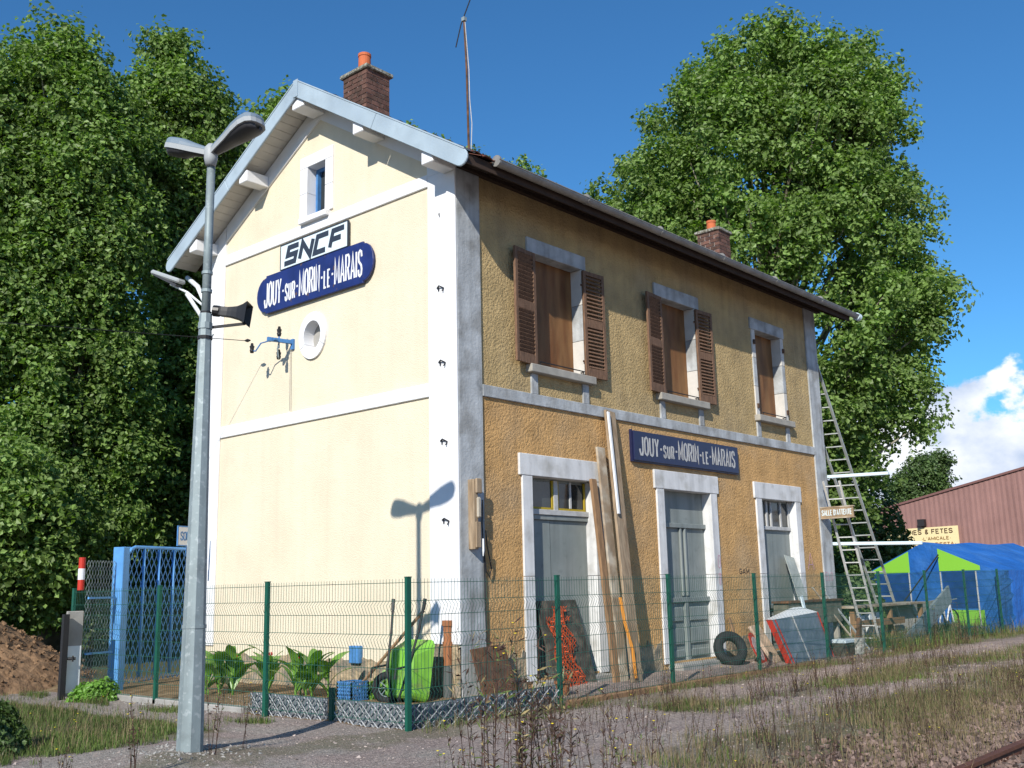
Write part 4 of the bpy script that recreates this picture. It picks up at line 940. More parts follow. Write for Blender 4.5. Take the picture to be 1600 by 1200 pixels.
# timber fixture on the corner pilaster
t = thing('wall_fixture', 'rough timber backboard with a fitting and loose cable on the grey corner pilaster', 'fixture', (.25, -.03, 1.63))
obj('backboard', MB().box(.18, .26, -.115, -.001, 1.64, 2.57), m_plank, t, bevel=.006); obj('block', MB().box(.20, .31, -.15, -.116, 2.38, 2.58), m_plank, t, bevel=.01)
obj('fitting', MB().box(.21, .29, -.155, -.116, 2.05, 2.33), m_plankw, t, bevel=.02); obj('lower_board', MB().box(.19, .28, -.145, -.116, 1.66, 2.0), m_plank, t, bevel=.006)
obj('white_tag', MB().tube([(.32, -.14, 1.78), (.32, -.14, 1.62), (.32, -.135, 1.55)], [.012, .014, .006], 6), m_letter, t)
obj('cable', MB().tube([(.36, -.1, 2.3), (.42, -.03, 2.0), (.45, -.02, 1.7), (.50, -.02, 1.35), (.56, -.02, 1.28), (.60, -.02, 1.4), (.52, -.02, 1.7), (.50, -.02, 1.9)], .009, 5), m_blk, t)
tag(obj('hanging_cable', MB().tube([(.47, -.012, 1.62), (.475, -.012, 1.0), (.49, -.012, .5), (.50, -.02, .02)], .009, 5), m_blk), 'thin black cable hanging down the grey corner pilaster', 'cable')
# tyre
t = obj('tyre', torus(MB(), (6.22, -.34, .02), (-.62, -1, .42), .225, .085, 30, 10), m_rub, smooth=True); tag(t, 'black car tyre leaning beside the middle door', 'tyre')
# round sign disc and pieces
def disc(c, ax, r, th, m, name, label, cat):
    ax = Vector(ax).normalized(); c = Vector(c); o = obj(name, MB().tube([c-ax*th/2, c+ax*th/2], r, 24), m, loc=c); return tag(o, label, cat)
dz_ = disc((7.02, -.42, -.02), (.25, -1, .45), .30, .01, m_redp, 'road_sign', 'faded round red-rimmed sign leaning right of the tyre', 'road sign')
c0 = Vector((7.02, -.42, -.02)); a0 = Vector((.25, -1, .45)).normalized(); obj('face', MB().tube([c0+a0*.006, c0+a0*.010], .22, 24), mat('faded_face', (.48, .38, .38, 1), .6, .3, 9), dz_)
slab('plank', (6.72, -.30, -.28), (6.80, -.02, .52), .07, .03, m_plankb, 'short thin upright board beside the round red-rimmed sign', 'plank')
o = slab('cracked_slab', (7.35, -.62, -.28), (7.30, -.2, .36), .34, .07, mat('pinkish_slab', (.46, .34, .25, 1), .9, .4, 5, .6, 20), 'broken pinkish slab leaning left of the blue-grey sheet', 'slab', bev=.02)
# big blue-grey sheet box
t = thing('sheet_metal_box', 'large blue-grey sheet metal hood with red edges tipped before the right door', 'metal hood', (8.0, -.9, -.28))
A = [Vector(p) for p in ((7.20, -.98, -.27), (9.15, -.85, -.27), (8.90, -.70, .55), (6.92, -.80, .48))]
nrm = (A[1]-A[0]).cross(A[3]-A[0]).normalized()*-1
bk = [p+Vector((0, .13, .0)) for p in A]
obj('front_sheet', MB().add(A+[p+nrm*.012 for p in A], [(0, 1, 2, 3), (4, 5, 6, 7)]+[(i, (i+1) % 4, 4+(i+1) % 4, 4+i) for i in range(4)]), m_blgrey, t)
obj('top_sheet', MB().add([A[3], A[2], bk[2]+Vector((0, .3, .12)), bk[3]+Vector((.2, .1, .0))], [(0, 1, 2, 3)]), m_white2, t, fix=False)
obj('side_sheet', MB().add([A[0], A[3], bk[3], bk[0]], [(0, 1, 2, 3)]), m_redp, t, fix=False); obj('side_sheet', MB().add([A[1], A[2], bk[2], bk[1]], [(0, 1, 2, 3)]), m_redp, t, fix=False)
for f in (.03, .40, .97):
    p, q = A[0].lerp(A[1], f), A[3].lerp(A[2], f); obj('seam_strip', MB().bar(p-nrm*.012*-1+Vector((0, -.02, 0)), q+Vector((0, -.02, 0)), .02, .014, up=(0, 1, 0)), m_letterg if f == .4 else m_redp, t)
slab('glass_sheet', (9.2, -.55, -.2), (9.45, .08, 1.62), .42, .01, mat('milky_sheet', (.36, .38, .33, 1), .4, .2, 4), 'milky translucent looking sheet leaning in the right doorway', 'sheet')
t = thing('door_barrier', 'grey trough of rusty trays blocking the foot of the right door', 'tray', (9.3, -.4, .3))
obj('tray', MB().box(8.45, 10.75, -.35, -.02, .30, .72), mat('mossy_tray', (.13, .13, .10, 1), .9, .4, 7), t, bevel=.01); obj('rim_bar', MB().box(8.40, 10.8, -.38, -.02, .722, .76), m_rust, t)
obj('leg', MB().box(8.5, 8.58, -.3, -.2, -.3, .299), m_sill, t); obj('leg', MB().box(10.6, 10.68, -.3, -.2, -.3, .299), m_sill, t)
obj('upright', MB().bar((8.98, -.45, .35), (8.92, -.38, .85), .08, .03), m_plate, t)
# ladders
def ladder(A0, A1, B0, B1, n, r, label, m=m_alu):
    t = thing('ladder', label, 'ladder', Vector(A0)); A0, A1, B0, B1 = map(Vector, (A0, A1, B0, B1))
    for p, q in ((A0, A1), (B0, B1)): obj('stile', MB().bar(p, q, r*1.6, r*2.6, up=(0, 1, 0)), m, t, bevel=.003)
    for k in range(n):
        f = (k+.6)/n; obj('rung', MB().tube([A0.lerp(A1, f), B0.lerp(B1, f)], r*.8, 6), m, t)
    return t
def ext(p, q, z): # point on the line pq at height z
    p = Vector(p); q = Vector(q); return p+(q-p)*((z-p.z)/(q.z-p.z))
a1_, a2_ = (11.61, .1, 5.64), (13.76, .1, 2.05); b1_, b2_ = (11.50, .52, 5.64), (13.70, .52, 2.07)
ladder(ext(a1_, a2_, -.28), ext(a1_, a2_, 5.9), ext(b1_, b2_, -.28), ext(b1_, b2_, 5.9), 22, .022, 'tall aluminium ladder leaning against the far end wall')
ladder((11.78+.45, -.48, -.26), (10.98, -.42, 3.18), (12.02+.15, -.18, -.26), (10.86, -.12, 3.18), 13, .018, 'short aluminium ladder by the right corner pilaster', mat('pale_alu', (.52, .52, .50, 1), .5, .15, 9, metal=.2))
slab('pole', (10.9, -.62, -.26), (9.95, -.12, 1.0), .03, .03, m_plankw, 'upper of two pale poles leaning behind the blue-grey hood', 'pole')
slab('pole', (11.0, -.75, -.26), (10.35, -.12, .98), .035, .035, m_alu, 'lower metal pole leaning behind the blue-grey hood', 'pole')
tag(obj('white_beam', MB().bar((11.42, 1.2, 3.36), (11.42, -1.31, 3.29), .07, .07), m_tube, bevel=.01), 'upper pale beam jutting out past the right corner', 'beam')
tag(obj('white_beam', MB().bar((11.42, 1.2, 1.93), (11.42, -1.86, 1.83), .07, .07), m_tube, bevel=.01), 'lower pale beam jutting out past the right corner', 'beam')
t = thing('waiting_room_sign', 'small weathered hanging board beside the right door reading Salle d attente', 'sign', (10.9, -.02, 2.5))
obj('board', MB().box(10.86, 10.90, -.72, -.002, 2.42, 2.62), mat('sign_wood', (.30, .22, .14, 1), .8, .3, 9), t); obj('edge_strip', MB().box(10.85, 10.91, -.74, -.002, 2.621, 2.645).box(10.85, 10.91, -.74, -.002, 2.395, 2.419), m_plankw, t)
text_parts("SALLE D'ATTENTE", t, m_plate, (10.859, -.03, 2.46), (0, -1, 0), (0, 0, 1), (-1, 0, 0), .66, .12, .016, gap=.3)
# graffiti
def graffiti(txt, O, W, H, m, label, ax=(1, 0, 0), ay=(0, 0, 1), w=.014):
    t = thing('graffiti', label, 'graffiti', O); text_parts(txt, t, m, O, ax, ay, (0, -1, 0), W, H, w, joined=True, t=.002)
m_pk = mat('faded_pink', (.50, .30, .36, 1), .9)
graffiti('OSI', (6.56, -.002, 1.62), .62, .09, m_pk, 'faded pink letters sprayed down the right jamb of the middle door', ax=(0, 0, -1), ay=(1, 0, 0))
graffiti('ELO', (10.87, -.002, 1.12), .34, .18, m_pk, 'faded pink scrawl on the far corner pilaster', w=.012)
graffiti('A', (10.15, yw-.003, 1.35), .26, .34, m_pk, 'faded pink triangle scrawl right of the right door', w=.014)
graffiti('GAM', (7.35, yw-.003, 1.28), .36, .10, m_iron, 'small black scrawl between the middle and right doors', w=.012)
# junk behind the far fence
def box_t(name, b, m, label, cat, bev=.01, rz=0):
    o = obj(name, MB().box(*b), m, bevel=bev); return tag(o, label, cat)
t = thing('work_table', 'makeshift bench of boards with white slabs beneath beside the ladders', 'bench', (13.6, .3, -.28))
obj('top', MB().box(11.9, 16.2, -.1, .5, .52, .57), m_plankw, t, bevel=.006)
for q in (12.0, 14.0, 15.9): obj('leg', MB().box(q, q+.1, -.05, .05, -.3, .519), m_plankb, t)
obj('rail', MB().box(11.95, 14.6, -.13, -.07, .12, .26), m_plankb, t)
for k in range(6): tag(obj('slab_piece', MB().box(12.1+k*.27, 12.1+k*.27+.17, .0+.03*(k % 3), .12, -.3, .35+.05*(k % 2)), m_white2, bevel=.01), 'narrow pale slab standing on end under the makeshift bench', 'slab', 'pale slabs under the bench')
slab('pale_board', (15.2, -.1, -.28), (15.2, .3, .55), 1.6, .03, m_conc, 'wide pale grey board standing right of the makeshift bench', 'board')
slab('corrugated_sheet', (12.6, -.9, -.25), (15.9, -.75, .75), .40, .05, m_galv, 'grey corrugated sheet propped up at a slant behind the fence', 'sheet')
slab('trestle_board', (16.2, .3, .35), (20.5, .6, .48), .3, .04, m_sill, 'thin grey board on trestles before the blue tent', 'board')
o = obj('paint_bucket', MB().tube([(9.95, -.92, -.28), (9.95, -.92, .02)], [.16, .19], 14), mat('stone_spatter', (.38, .37, .33, 1), .9, .6, 18), loc=(9.95, -.92, -.28)); tag(o, 'spattered whitish bucket on the ground at the right fence posts', 'bucket')
tag(obj('blue_tray', MB().box(9.35, 9.75, -1.0, -.7, -.05, .02), m_plate, bevel=.01), 'pale blue tray beside the spattered bucket', 'tray'); 
box_t('breeze_block', (9.3, 9.8, -.98, -.68, -.3, -.052), m_dkp, 'dark block under the pale blue tray', 'block')
slab('timber_offcut', (10.35, -.8, -.28), (10.75, -.7, .35), .12, .07, m_rust, 'reddish timber offcut leaning behind the bucket', 'timber')
bk_ = thing('bicycle', 'old white framed bicycle half hidden in weeds before the tent', 'bicycle', (17.0, -.2, -.28))
for cx in (16.6, 17.6):
    w_ = obj('wheel', torus(MB(), (cx, -.2, .03), (0.1, 1, 0), .30, .018, 22, 5), m_rub, bk_)
    s_m = MB()
    for k in range(10): s_m.tube([(cx, -.2, .03), (cx+.28*math.cos(k*.628), -.2, .03+.28*math.sin(k*.628))], .003, 3)
    obj('spokes', s_m, m_galv, w_)
obj('frame', MB().tube([(16.6, -.2, .03), (16.85, -.2, .42), (17.4, -.2, .45), (17.1, -.2, .03), (16.85, -.2, .42)], .018, 6).tube([(17.6, -.2, .03), (17.4, -.2, .55)], .018, 6), m_letter, bk_)
obj('handlebar', MB().tube([(17.35, -.42, .6), (17.4, -.2, .57), (17.35, .02, .6)], .014, 6), m_galv, bk_); obj('saddle', MB().box(16.68, 16.92, -.25, -.15, .52, .56), m_blk, bk_, bevel=.02)

# ---------------------------------------------------------------- tent
t = thing('party_tent', 'blue and lime green frame tent standing beyond the wire fence', 'tent', (18.5, .6, -.25))
# front face corners: left (18.8,2.5) right (18.05,-1.2); the body runs away along +x
FL = Vector((18.85, 2.52, 0)); FR = Vector((18.05, -1.18, 0)); fd = (FR-FL).normalized(); bd = Vector((-fd.y, fd.x, 0))
if bd.x < 0: bd = -bd
FW = (FR-FL).length; E0, E1 = 1.28, 2.08
Pf = lambda u_, z, off=0: FL+fd*u_+Vector((0, 0, z))-bd*off
def quad(name, pts, m, off=0): return obj(name, MB().add([Pf(u_, z, off) for u_, z in pts]+[Pf(u_, z, off-.008) for u_, z in pts], [tuple(range(len(pts))), tuple(range(len(pts), 2*len(pts)))]), m, t, fix=False)
rz_ = lambda u_: E0+(E1-E0)*(1-abs(u_-FW/2)/(FW/2))
quad('front_cloth', [(0, -.28), (FW, -.28), (FW, E0), (FW/2, E1), (0, E0)], m_tent)
a_ = .20*FW/.9
quad('green_flap', [(.08, E0-.0), (.37*FW, E0), (.37*FW, rz_(.37*FW)-.03), (.08, rz_(.08)-.03)], m_tentg, .012)
quad('green_flap', [(.60*FW, E0+.02), (.90*FW, E0+.02), (.90*FW, rz_(.90*FW)-.03), (.60*FW, rz_(.60*FW)-.03)], m_tentg, .012)
quad('window', [(.12, .35), (.36*FW, .35), (.36*FW, E0-.04), (.12, E0-.04)], m_tentd, .012)
quad('window', [(.62*FW, .35), (.86*FW, .35), (.86*FW, E0), (.62*FW, E0)], m_tentd, .012)
quad('green_flap', [(.66*FW, -.1), (.9*FW, -.1), (.9*FW, .3), (.66*FW, .3)], m_tentg, .012)
for u_ in (.1, .365*FW, .61*FW, .87*FW): obj('pole', MB().tube([Pf(u_, -.28, .03), Pf(u_, E0, .03)], .02, 6), m_letterg, t)
D = 4.6
Q = lambda u_, z, dpt: FL+fd*u_+bd*dpt+Vector((0, 0, z))
rf_ = MB(); N_ = 10
for s, (ua, ub) in enumerate(((0, FW/2), (FW/2, FW))):
    for k in range(N_):
        d0, d1 = D*k/N_, D*(k+1)/N_; sg0, sg1 = -.05*math.sin(math.pi*k/N_*2)**2, -.05*math.sin(math.pi*(k+1)/N_*2)**2
        za, zb = (E0, E1) if s == 0 else (E1, E0)
        rf_.add([Q(ua, za+sg0, d0), Q(ub, zb+sg0, d0), Q(ub, zb+sg1, d1), Q(ua, za+sg1, d1)], [(0, 1, 2, 3)])
rf_.add([Q(0, E0, D), Q(FW/2, E1, D), Q(FW, E0, D)], [(0, 1, 2)])
obj('roof_cloth', rf_, m_tent, t, fix=False)
sd_ = MB(); sd2_ = MB()
for k in range(24):
    d0, d1 = D*k/24, D*(k+1)/24; w0, w1 = .03*math.sin(k*1.9), .03*math.sin((k+1)*1.9)
    sd_.add([Q(FW+w0, -.28, d0), Q(FW+w1, -.28, d1), Q(FW, E0, d1), Q(FW, E0, d0)], [(0, 1, 2, 3)]); sd2_.add([Q(-w0, -.28, d0), Q(-w1, -.28, d1), Q(0, E0, d1), Q(0, E0, d0)], [(0, 1, 2, 3)])
obj('side_cloth', sd_, m_tent, t, fix=False); obj('side_cloth', sd2_, m_tent, t, fix=False)
obj('guy_rope', MB().tube([Pf(.62*FW, E1-.35, .1), Pf(.36*FW, .15, .9)], .02, 5), m_iron, t)

# ---------------------------------------------------------------- shed with sign
S0 = Vector((23, -3.0, 0)); SA3, SB3, SC3 = [CAM+(lambda r: r*(d/math.hypot(r.x, r.y)))(F+Rt*((u-800)/fpx)+Up*((600-v)/fpx)) for u, v, d in ((1600, 731, 62), (1412, 786, 66), (1600, 853, 62))]; SA = Vector((SA3.x, SA3.y, 0)); SB = Vector((SB3.x, SB3.y, 0)); zA, zB, zC = SA3.z, SB3.z, SC3.z; sdv = (SB-SA).normalized(); sn = Vector((sdv.y, -sdv.x, 0))
if sn.dot(CAM-SA) < 0: sn = -sn
t = thing('corrugated_shed', 'reddish brown corrugated hall with a concrete base behind the tent', 'shed', SA)
mb = MB(); Ls0, Ls1 = -12., (SB-SA).length+4; zslope = (zB-zA)/(SB-SA).length; n = int((Ls1-Ls0)/.16); vs = []
for k in range(n+1):
    x = Ls0+(Ls1-Ls0)*k/n; off = .022 if k % 2 else 0
    zt = zA+zslope*x
    vs += [SA+sdv*x+sn*off+Vector((0, 0, zC)), SA+sdv*x+sn*off+Vector((0, 0, zt))]
mb.add(vs, [(2*k, 2*k+2, 2*k+3, 2*k+1) for k in range(n)]); obj('cladding', mb, m_shed, t, fix=False)
obj('base_wall', MB().bar(SA+sdv*Ls0+Vector((0, 0, (zC-.4)/2)), SA+sdv*Ls1+Vector((0, 0, (zC-.4)/2)), .3, zC+.4), m_conc, t)
obj('coping', MB().bar(SA+sdv*Ls0+Vector((0, 0, zA+zslope*Ls0)), SA+sdv*Ls1+Vector((0, 0, zA+zslope*Ls1)), .2, .12), mat('shed_trim', (.20, .10, .09, 1), .6), t)
obj('shed_roof', MB().add([SA+sdv*Ls0+Vector((0, 0, zA+zslope*Ls0-.02)), SA+sdv*Ls1+Vector((0, 0, zA+zslope*Ls1-.02)), SA+sdv*Ls1-sn*12+Vector((0, 0, zA+zslope*Ls1+.3)), SA+sdv*Ls0-sn*12+Vector((0, 0, zA+zslope*Ls0+.3))], [(0, 1, 2, 3)]), m_shed, t, fix=False)
def onshed(a, b):  # distance along the wall hit by the ray toward pixel (a,b)
    d = F+Rt*((a-800)/fpx)+Up*((600-b)/fpx); nn = sn; tt = ((SA+sn*.1)-CAM).dot(nn)/d.dot(nn); p = CAM+d*tt; return (p-SA).dot(sdv), p.z
u1, zt_ = onshed(1497, 821); u2, zb_ = onshed(1500, 854); u0, _ = onshed(1385, 828)
lu_, lz_ = onshed(1442, 817)
obj('wall_light', MB().box(-.2, .2, -.2, .2, -.2, .2, M=Matrix.Translation(SA+sdv*lu_+sn*.2+Vector((0, 0, lz_)))), m_iron, t)
t = thing('hall_sign', 'cream painted sign with dark lettering on the corrugated hall', 'sign', SA+sdv*u1+Vector((0, 0, zb_)))
sO = SA+sdv*u0+sn*.12; ax = -sdv; Wd = u0-u1
obj('board', MB().prism([(0, zb_), (Wd, zb_), (Wd, zt_), (0, zt_)], sO, ax, (0, 0, 1), sn, .05), m_yel, t)
Hs = zt_-zb_; q = sO+sn*.052
m_brn = mat('sign_brown', (.10, .055, .03, 1), .7)
text_parts("SORTIES & FETES", t, m_brn, q+ax*Wd*.13+Vector((0, 0, zb_+Hs*.66)), ax, (0, 0, 1), sn, Wd*.80, Hs*.25, Hs*.05)
text_parts("*L'AMICALE*", t, mat('sign_tan', (.25, .13, .05, 1), .7), q+ax*Wd*.50+Vector((0, 0, zb_+Hs*.36)), ax, (0, 0, 1), sn, Wd*.40, Hs*.17, Hs*.035)
text_parts("INLOTIN*", t, m_brn, q+ax*Wd*.09+Vector((0, 0, zb_+Hs*.08)), ax, (0, 0, 1), sn, Wd*.36, Hs*.18, Hs*.035)
text_parts("LA FIESTA*", t, mat('sign_orange', (.30, .12, .03, 1), .7), q+ax*Wd*.56+Vector((0, 0, zb_+Hs*.08)), ax, (0, 0, 1), sn, Wd*.40, Hs*.17, Hs*.035)
# white low building behind the mound
t = thing('white_outbuilding', 'small white gabled outbuilding glimpsed behind the earth mound', 'outbuilding', (5, 22, -.3))
bw_ = MB(); bw_.prism([(0, 0), (4, 0), (4, .9), (2, 2.2), (0, .9)], (2.4, 23.0, -.3), (.9, -.43, 0), (0, 0, 1), (.43, .9, 0), 5); obj('wall', bw_, m_white, t)
obj('roof_edge', MB().bar((2.2, 23.0, .55), (4.25, 22.1, 1.98), .3, .08), m_sill, t)
# ---------------------------------------------------------------- trees
def leaf_mesh(name, P, Nrm, size, mats, lobes=True):
    """P centres, Nrm normals (n,3); folded five-point leaves of two quads"""
    n = len(P); up = rng.normal(size=(n, 3)); up[:, 2] -= .3
    a = np.cross(Nrm, up); a /= np.linalg.norm(a, axis=1, keepdims=True)+1e-9; b = np.cross(Nrm, a)
    s = size*rng.uniform(.65, 1.25, n)[:, None]; fold = Nrm*s*.16
    V = np.stack([P-b*s*.5, P+a*s*.42+fold, P+b*s*.55, P-a*s*.42+fold], 1).reshape(-1, 3); i0 = np.arange(n)*4
    T = np.concatenate([np.stack([i0, i0+1, i0+2], -1), np.stack([i0, i0+2, i0+3], -1)]); Q = T
    me = bpy.data.meshes.new(name); arr_mesh(me, V, Q)
    me.materials.append(mats); return me
def tree(name, label, base, prof, nclump, nleaf, size, m, axis=None, depth=1., clr=(.75, 1.35), trunk_r=.32, group=None, limbs=26, bias=.42, extra=()):
    """prof: list of (z, centre offset, half width) along the horizontal axis"""
    bx, by = base; z0 = -.3
    t = thing(name, label, 'tree', (bx, by, z0), group)
    ax = Vector(axis) if axis else Vector((sy_*0+cy_, -sy_, 0)); az = np.array([ax.x, ax.y, 0.]); bz = np.array([-ax.y, ax.x, 0.])
    zs = np.array([p[0] for p in prof]); cs_ = np.array([p[1] for p in prof]); ws = np.array([p[2] for p in prof])
    nclump = int(nclump*2.6); clr = (clr[0]*.62, clr[1]*.72)
    zz = rng.uniform(zs[0], zs[-1], nclump*6); keep = rng.uniform(0, ws.max()**1.5, len(zz)) < np.interp(zz, zs, ws)**1.5
    zz = zz[keep][:nclump]; k = len(zz)
    cr_ = rng.uniform(*clr, k); W_ = np.maximum(np.interp(zz, zs, ws)-cr_*.78, .15); th = rng.uniform(0, 2*math.pi, k); rr_ = rng.uniform(bias, 1.04, k)**.55
    C_ = np.array([bx, by, 0])+az*(np.interp(zz, zs, cs_)+W_*rr_*np.cos(th))[:, None]+bz*(W_*depth*rr_*np.sin(th))[:, None]; C_[:, 2] = zz
    for e in extra:
        C_ = np.vstack([C_, np.array([bx, by, 0])+az*e[0]+np.array([0, 0, e[1]])]); cr_ = np.append(cr_, e[2])
    # sprays on each clump, leaves on each spray
    nl = 13; ns = nleaf//nl; w = cr_**2; ci_ = rng.choice(len(cr_), ns, p=w/w.sum())
    d = rng.normal(size=(ns, 3)); d[:, 2] = d[:, 2]*.9+.25; d /= np.linalg.norm(d, axis=1, keepdims=True)
    sq_ = np.array([1, 1, .85]); S = C_[ci_]+d*sq_*(cr_[ci_]*rng.uniform(.4, 1.3, ns))[:, None]
    out = d*.8+np.array([0, 0, .5])
    P = np.repeat(S, nl, 0)+rng.normal(size=(ns*nl, 3))*size*.78+np.repeat(d, nl, 0)*rng.uniform(-.3, .5, ns*nl)[:, None]*size*2
    Nm = np.repeat(out, nl, 0)+rng.normal(size=(ns*nl, 3))*.6; Nm /= np.linalg.norm(Nm, axis=1, keepdims=True)
    cme = leaf_mesh('crown', P, Nm, size, m); org = np.array([bx, by, z0])
    co = np.empty(len(cme.vertices)*3, np.float32); cme.vertices.foreach_get('co', co); co = co.reshape(-1, 3)-org.astype(np.float32); cme.vertices.foreach_set('co', co.ravel())
    o = bpy.data.objects.new('crown', cme); col.objects.link(o); o.parent = t
    tr = MB(); H = zs[-1]*.93; c0_ = float(np.interp(zs[-1]*.6, zs, cs_))
    pts = [Vector((bx, by, z0))+Vector(tuple(az))*(c0_*(q**2))+Vector((math.sin(q*5)*.15, math.cos(q*4)*.1, q*H)) for q in np.linspace(0, 1, 9)]
    tr.tube(pts, [trunk_r*(1-.88*q) for q in np.linspace(0, 1, 9)], 9)
    o2 = obj('trunk', tr, m_bark, t, smooth=True)
    for i in rng.choice(len(C_), min(limbs, len(C_)), replace=False):
        c = Vector(C_[i]); f = max(.12, min(.8, (c.z-2.2)/H*.72)); s0 = pts[int(f*8)]
        mid = s0.lerp(c, .5)+Vector((0, 0, .5+.2*random.random())); L_ = MB().tube([s0, s0.lerp(mid, .5)+Vector((0, 0, .15)), mid, mid.lerp(c, .6), c], [.12*(1-f*.5), .09, .065, .04, .015], 6, cap=False)
        obj('limb', L_, m_bark, t, smooth=True, fix=False)
    return t
def at(u, v, d):
    r = F+Rt*((u-800)/fpx)+Up*((600-v)/fpx); h = math.hypot(r.x, r.y); return CAM+r*(d/h)
def prof_px(rows, d, uc):   # rows of (v, left, right) read off the photograph -> a profile in metres at distance d
    c0_ = at(uc, 850, d); axv = Vector((cy_, -sy_, 0)); azm = math.atan2((c0_-CAM).x, (c0_-CAM).y); axv = Vector((math.cos(azm), -math.sin(azm), 0)); res = []
    for v, l, r in rows:
        a, b = at(l, v, d), at(r, v, d); pa, pb = (a-c0_).dot(axv), (b-c0_).dot(axv); res.append((((a+b)/2).z, (pa+pb)/2, (pb-pa)/2))
    res.sort(); return res, (c0_.x, c0_.y), axv
rows = [(74, 1150, 1260), (90, 1068, 1362), (124, 1035, 1400), (165, 1000, 1425), (225, 955, 1440), (275, 912, 1460), (330, 930, 1470), (400, 940, 1508), (470, 965, 1500), (540, 990, 1510), (620, 1040, 1498), (690, 1060, 1470), (745, 1090, 1415), (800, 1180, 1385), (850, 1220, 1345)]
pr, bs_, axv = prof_px(rows, 34, 1215)
tree('plane_tree', 'broad plane tree rising behind the far end of the station house', bs_, pr, 200, 215000, .15, m_leaf, axis=axv, clr=(.6, 1.25), trunk_r=.35, limbs=90, bias=.3, depth=.75)
rowsA = [(56, 60, 130), (92, 5, 180), (135, -50, 215), (200, -80, 250), (300, -100, 265), (420, -110, 255), (560, -120, 262), (700, -120, 262), (820, -110, 250), (900, -60, 230), (960, -10, 180)]
pr, bs_, axv = prof_px(rowsA, 27, 85)
tree('plane_tree', 'tallest plane tree at the left behind the earth mound', bs_, pr, 200, 200000, .128, m_leaf, axis=axv, clr=(.5, 1.1), bias=.3, depth=.5, limbs=60)
rowsB = [(62, 225, 285), (100, 195, 325), (160, 180, 365), (240, 180, 400), (340, 200, 400), (460, 205, 410), (600, 200, 410), (740, 200, 400), (850, 210, 380), (900, 230, 360)]
pr, bs_, axv = prof_px(rowsB, 29, 285)
tree('plane_tree', 'plane tree with a rounded top directly behind the street lamp', bs_, pr, 120, 120000, .13, m_leaf, axis=axv, clr=(.55, 1.1), bias=.25, depth=.55, limbs=45)
rowsC = [(128, 430, 478), (158, 375, 482), (220, 370, 490), (330, 350, 510), (500, 340, 520), (800, 340, 520)]
pr, bs_, axv = prof_px(rowsC, 31, 425)
tree('plane_tree', 'plane tree whose top shows above the left slope of the gable roof', bs_, pr, 55, 46000, .165, m_leaf, axis=axv, clr=(.45, .9), bias=.3, limbs=16)
rowsD = [(246, 650, 740), (268, 620, 830), (300, 600, 850), (330, 580, 870), (480, 600, 850)]
pr, bs_, axv = prof_px(rowsD, 40, 730)
tree('plane_tree', 'plane tree with small tips showing over the tiled roof eave', bs_, pr, 60, 40000, .16, m_leaf, axis=axv, clr=(.5, 1.0), bias=.2, limbs=10, extra=((-1.95, 19.9, .28), (-.75, 19.5, .30), (2.6, 18.3, .33), (-.2, 18.9, .3), (3.2, 17.9, .3), (-1.2, 19.2, .3), (.7, 18.6, .3)))
rowsE = [(708, 1455, 1485), (730, 1400, 1492), (760, 1380, 1490), (800, 1370, 1480), (850, 1360, 1460)]
pr, bs_, axv = prof_px(rowsE, 88, 1440)
tree('round_tree', 'distant round green tree beside the brown hall roof', bs_, pr, 60, 30000, .22, m_leafd, axis=axv, clr=(.6, 1.2), limbs=6)
rowsF = [(700, -200, 60), (760, -220, 130), (820, -220, 175), (880, -200, 170), (940, -180, 110), (975, -160, 60)]
pr, bs_, axv = prof_px(rowsF, 23, 20)
tree('sycamore', 'low hanging leafy sycamore over the earth mound at the left edge', bs_, pr, 60, 60000, .12, m_leaf, axis=axv, clr=(.5, .9), limbs=14, trunk_r=.18)
# a dense dark belt behind everything at ground level
def bush(name, label, c, r, n, size, m, cat='shrub', group=None, seed=0):
    P = rng.normal(size=(n, 3)); P /= np.linalg.norm(P, axis=1, keepdims=True); P *= (rng.uniform(.55, 1.0, n)**.5)[:, None]; P[:, 2] = np.abs(P[:, 2])
    lob = 1+.25*np.sin(P[:, 0]*4+seed)*np.cos(P[:, 1]*5+seed); P = P*lob[:, None]*np.array(r)+np.array(c)
    Nm = (P-np.array(c))/np.array(r)+rng.normal(size=(n, 3))*.7+np.array([0, 0, .4]); Nm /= np.linalg.norm(Nm, axis=1, keepdims=True)
    me = leaf_mesh(name, P-np.array(c), Nm, size, m); o = bpy.data.objects.new(name, me); col.objects.link(o); o.location = c; tag(o, label, cat, group); return o
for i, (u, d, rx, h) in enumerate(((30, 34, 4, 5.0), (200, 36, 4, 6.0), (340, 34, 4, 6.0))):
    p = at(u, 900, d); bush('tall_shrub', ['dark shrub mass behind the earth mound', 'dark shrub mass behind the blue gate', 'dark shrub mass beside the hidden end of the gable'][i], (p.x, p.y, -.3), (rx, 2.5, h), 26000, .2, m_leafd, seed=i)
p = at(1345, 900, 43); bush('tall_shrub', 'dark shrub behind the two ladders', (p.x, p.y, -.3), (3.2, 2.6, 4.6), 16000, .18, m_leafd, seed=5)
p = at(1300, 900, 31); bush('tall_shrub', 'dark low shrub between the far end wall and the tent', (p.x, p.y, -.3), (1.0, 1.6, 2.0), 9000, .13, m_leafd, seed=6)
hp_ = at(-22, 900, 11.4); bush('shade_hedge', 'low dark clipped hedge added at the left edge to shade the grass', (hp_.x, hp_.y, -.3), (.5, .6, .42), 9000, .05, m_leafd, 'hedge', seed=3)  # added hedge, supplies the dark shadow patch at the left edge of the grass
p = (-2.45, 4.75, -.3); bush('garden_shrub', 'small fine-leaved green shrub at the foot of the blue gate post', p, (.35, .30, .28), 1800, .06, m_canna, seed=9)

